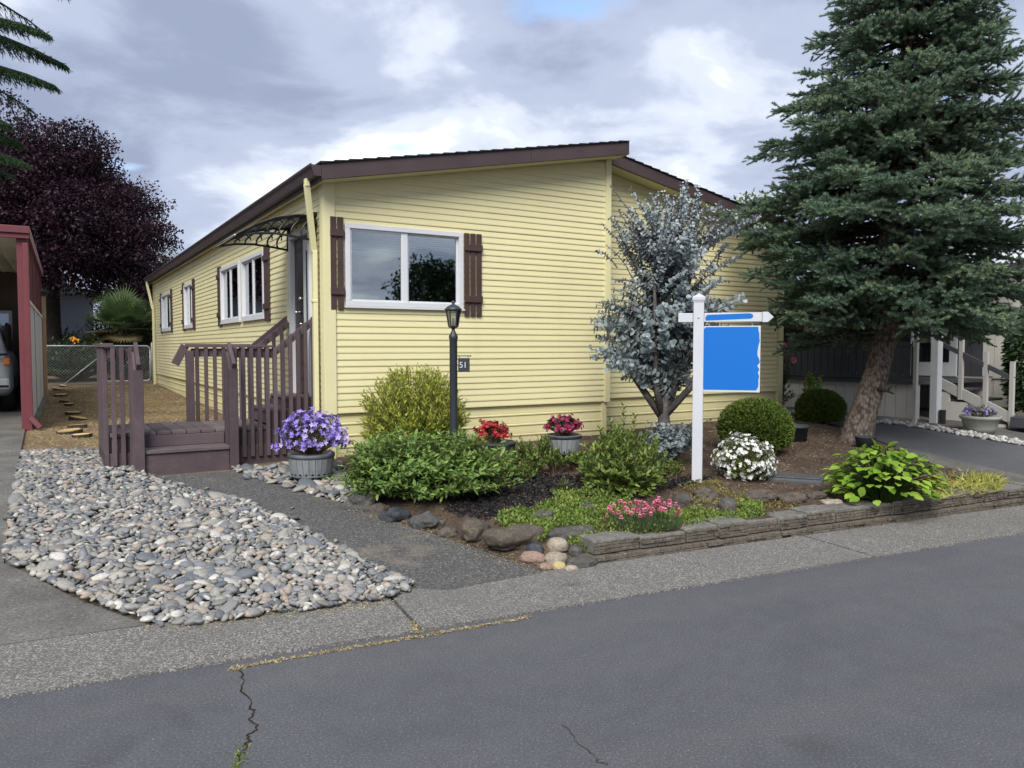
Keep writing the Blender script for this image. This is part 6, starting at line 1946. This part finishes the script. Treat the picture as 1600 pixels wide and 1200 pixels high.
def pot_of_flowers(name, label, xy, r, h, petal, mat='pot_stone', z=0.0, fh=.2):
    zz = gz(*xy) + z
    po = thing(name, label + ' pot', 'pot', (xy[0], xy[1], zz))
    MB().lathe([(r * .7, 0), (r * .82, h * .3), (r * .95, h * .8), (r * 1.05, h * .84), (r * 1.05, h), (r * .92, h), (r * .85, h * .7), (.01, h * .7)], 22).build('pot_body', mat, po, True)
    MB().lathe([(.01, h * .80), (r * .88, h * .82), (.01, h * .86)], 18).build('pot_soil', 'potting_soil', po)
    flowering('potted_flowers', label + ' blossoms', (xy[0], xy[1], zz + h * .8), r * .75, fh, petal, 'laurel_leaf', 70, .03, -.1, 50)


pot_of_flowers('flower_pot', 'wide stone bowl with pale purple flowers by the neighbour drive', NB(-.42, -1.25), .27, .27, 'purple_petal')
pot_of_flowers('flower_pot', 'pale planter with white and purple flowers behind the spruce trunk', NB(-.42, 1.5), .18, .2, 'white_petal', 'neighbour_post')
pot_of_flowers('flower_pot', 'dark little tub with yellow flowers by the neighbour steps', NB(1.35, -1.75), .12, .12, 'yellow_petal', 'pot_dark', 0, .14)
pot_of_flowers('flower_pot', 'dark little tub with red flowers by the neighbour steps', NB(1.55, -2.1), .13, .12, 'magenta_petal', 'pot_dark', 0, .18)
x, y = NB(1.75, -1.95)
shrub('potted_fern', 'green leafy house plant beside the neighbour steps', 'plant', (x, y, gz(x, y) + .2), .26, .26, .34, 50, 12, .09, .03, 'oval', 'laurel_leaf', rough=.2, start=.3, zmin=.0)
x, y = NB(1.45, -1.55); o = thing('garden_totem', 'speckled stone garden ornament on the neighbour step', 'ornament', (x, y, gz(x, y) + .15))
MB().lathe([(.13, 0), (.15, .06), (.13, .2), (.145, .24), (.11, .32), (.12, .38), (.07, .45), (.02, .5)], 14).build('figure', 'rock_pale', o, True)
for k in range(5): MB().lathe([(.01, -.02), (.03, 0), (.01, .02)], 8).build('dark_hollow', 'pot_dark', o, loc=(.12 * math.cos(3.6 + k * .5), .12 * math.sin(3.6 + k * .5), .1 + .07 * (k % 4)))
x, y = NB(-.55, -.25); o = thing('wind_chime', 'white wind chimes hanging by the neighbour porch post', 'wind chime', (x, y, gz(x, y) + 1.15))
MB().lathe([(.05, .45), (.06, .46), (.05, .47)], 10).build('chime_top', 'neighbour_post', o)
for k in range(5): MB().tube([(.045 * math.cos(k * 1.256), .045 * math.sin(k * 1.256), .43), (.045 * math.cos(k * 1.256), .045 * math.sin(k * 1.256), .05 + .05 * k)], .009, 6).build('chime_tube', 'white_vinyl', o)
# rose climbing at the house corner
x, y = L(8.35, 1.0)
rose, tip, d = shrub('rose_bush', 'pink rose bush by the porch posts right of the yellow house', 'shrub', (x, y, gz(x, y)), .30, .30, 1.45, 110, 14, .06, .032, 'oval', 'dusky_leaf', rough=.2, start=.3, zmin=-.4, spread=.2)
c = np.array([(-.05, -.28, 1.32), (.16, -.25, 1.15), (.30, -.1, .98), (.05, -.27, 1.23)])
for q in range(3): petals('blossoms' if q == 0 else 'petals', 'pink_petal', rose, c, np.tile([.1, -1, .3], (4, 1)), .065 - .016 * q, 6, 'round', .2 + .5 * q, 1.0)
x, y = L(8.2, .1)
shrub('yellow_leaved_plant', 'yellow green upright plant at the right house corner', 'plant', (x, y, gz(x, y)), .14, .14, .85, 40, 14, .085, .035, 'oval', 'hydrangea_leaf', rough=.15, start=.2, zmin=-.3, spread=.3)
# arborvitae at the right edge
x, y = at(1618, 640, 12.6)[:2]
ar = thing('arborvitae', 'dark evergreen shrub at the right edge beside the neighbour wall', 'shrub', (x, y, gz(x, y)))
MB().tube([(0, 0, -.05), (0, 0, 1.2)], [.05, .03], 8).build('trunk', 'bark_brown', ar)
n = 5200; a = rng.uniform(0, 6.283, n); zz = rng.uniform(.30, 2.1, n); rr_ = np.interp(zz, [.3, .7, 1.4, 2.1], [.30, .42, .42, .12]) * np.sqrt(rng.uniform(.3, 1.05, n))
leaf_mesh('foliage', 'hedge_leaf', ar, np.stack([rr_ * np.cos(a), rr_ * np.sin(a), zz], -1), unit(np.stack([np.cos(a), np.sin(a), -.5 * np.ones(n)], -1) + rng.normal(0, .4, (n, 3))), rand_dirs(n), .11, .035, 'oval', np.clip(rng.normal(.5, .2, n), 0, 1))
tuft = [(L(10.9, -3.6)), (L(11.9, -3.4)), (L(11.9, -2.6)), (L(11.2, -2.7))]
p2 = in_poly(tuft, 500); z = np.array([gz(*q) for q in p2])
o = leaf_mesh('grass_clump', 'yellow_grass', None, np.concatenate([p2, z[:, None]], 1), unit(rand_dirs(500) * [1, 1, .3] + [0, 0, .7]), rand_dirs(500), .14, .012, 'blade')
tag(o, 'yellow green plants along the neighbour wall at the right edge', 'plants', None, 'stuff')
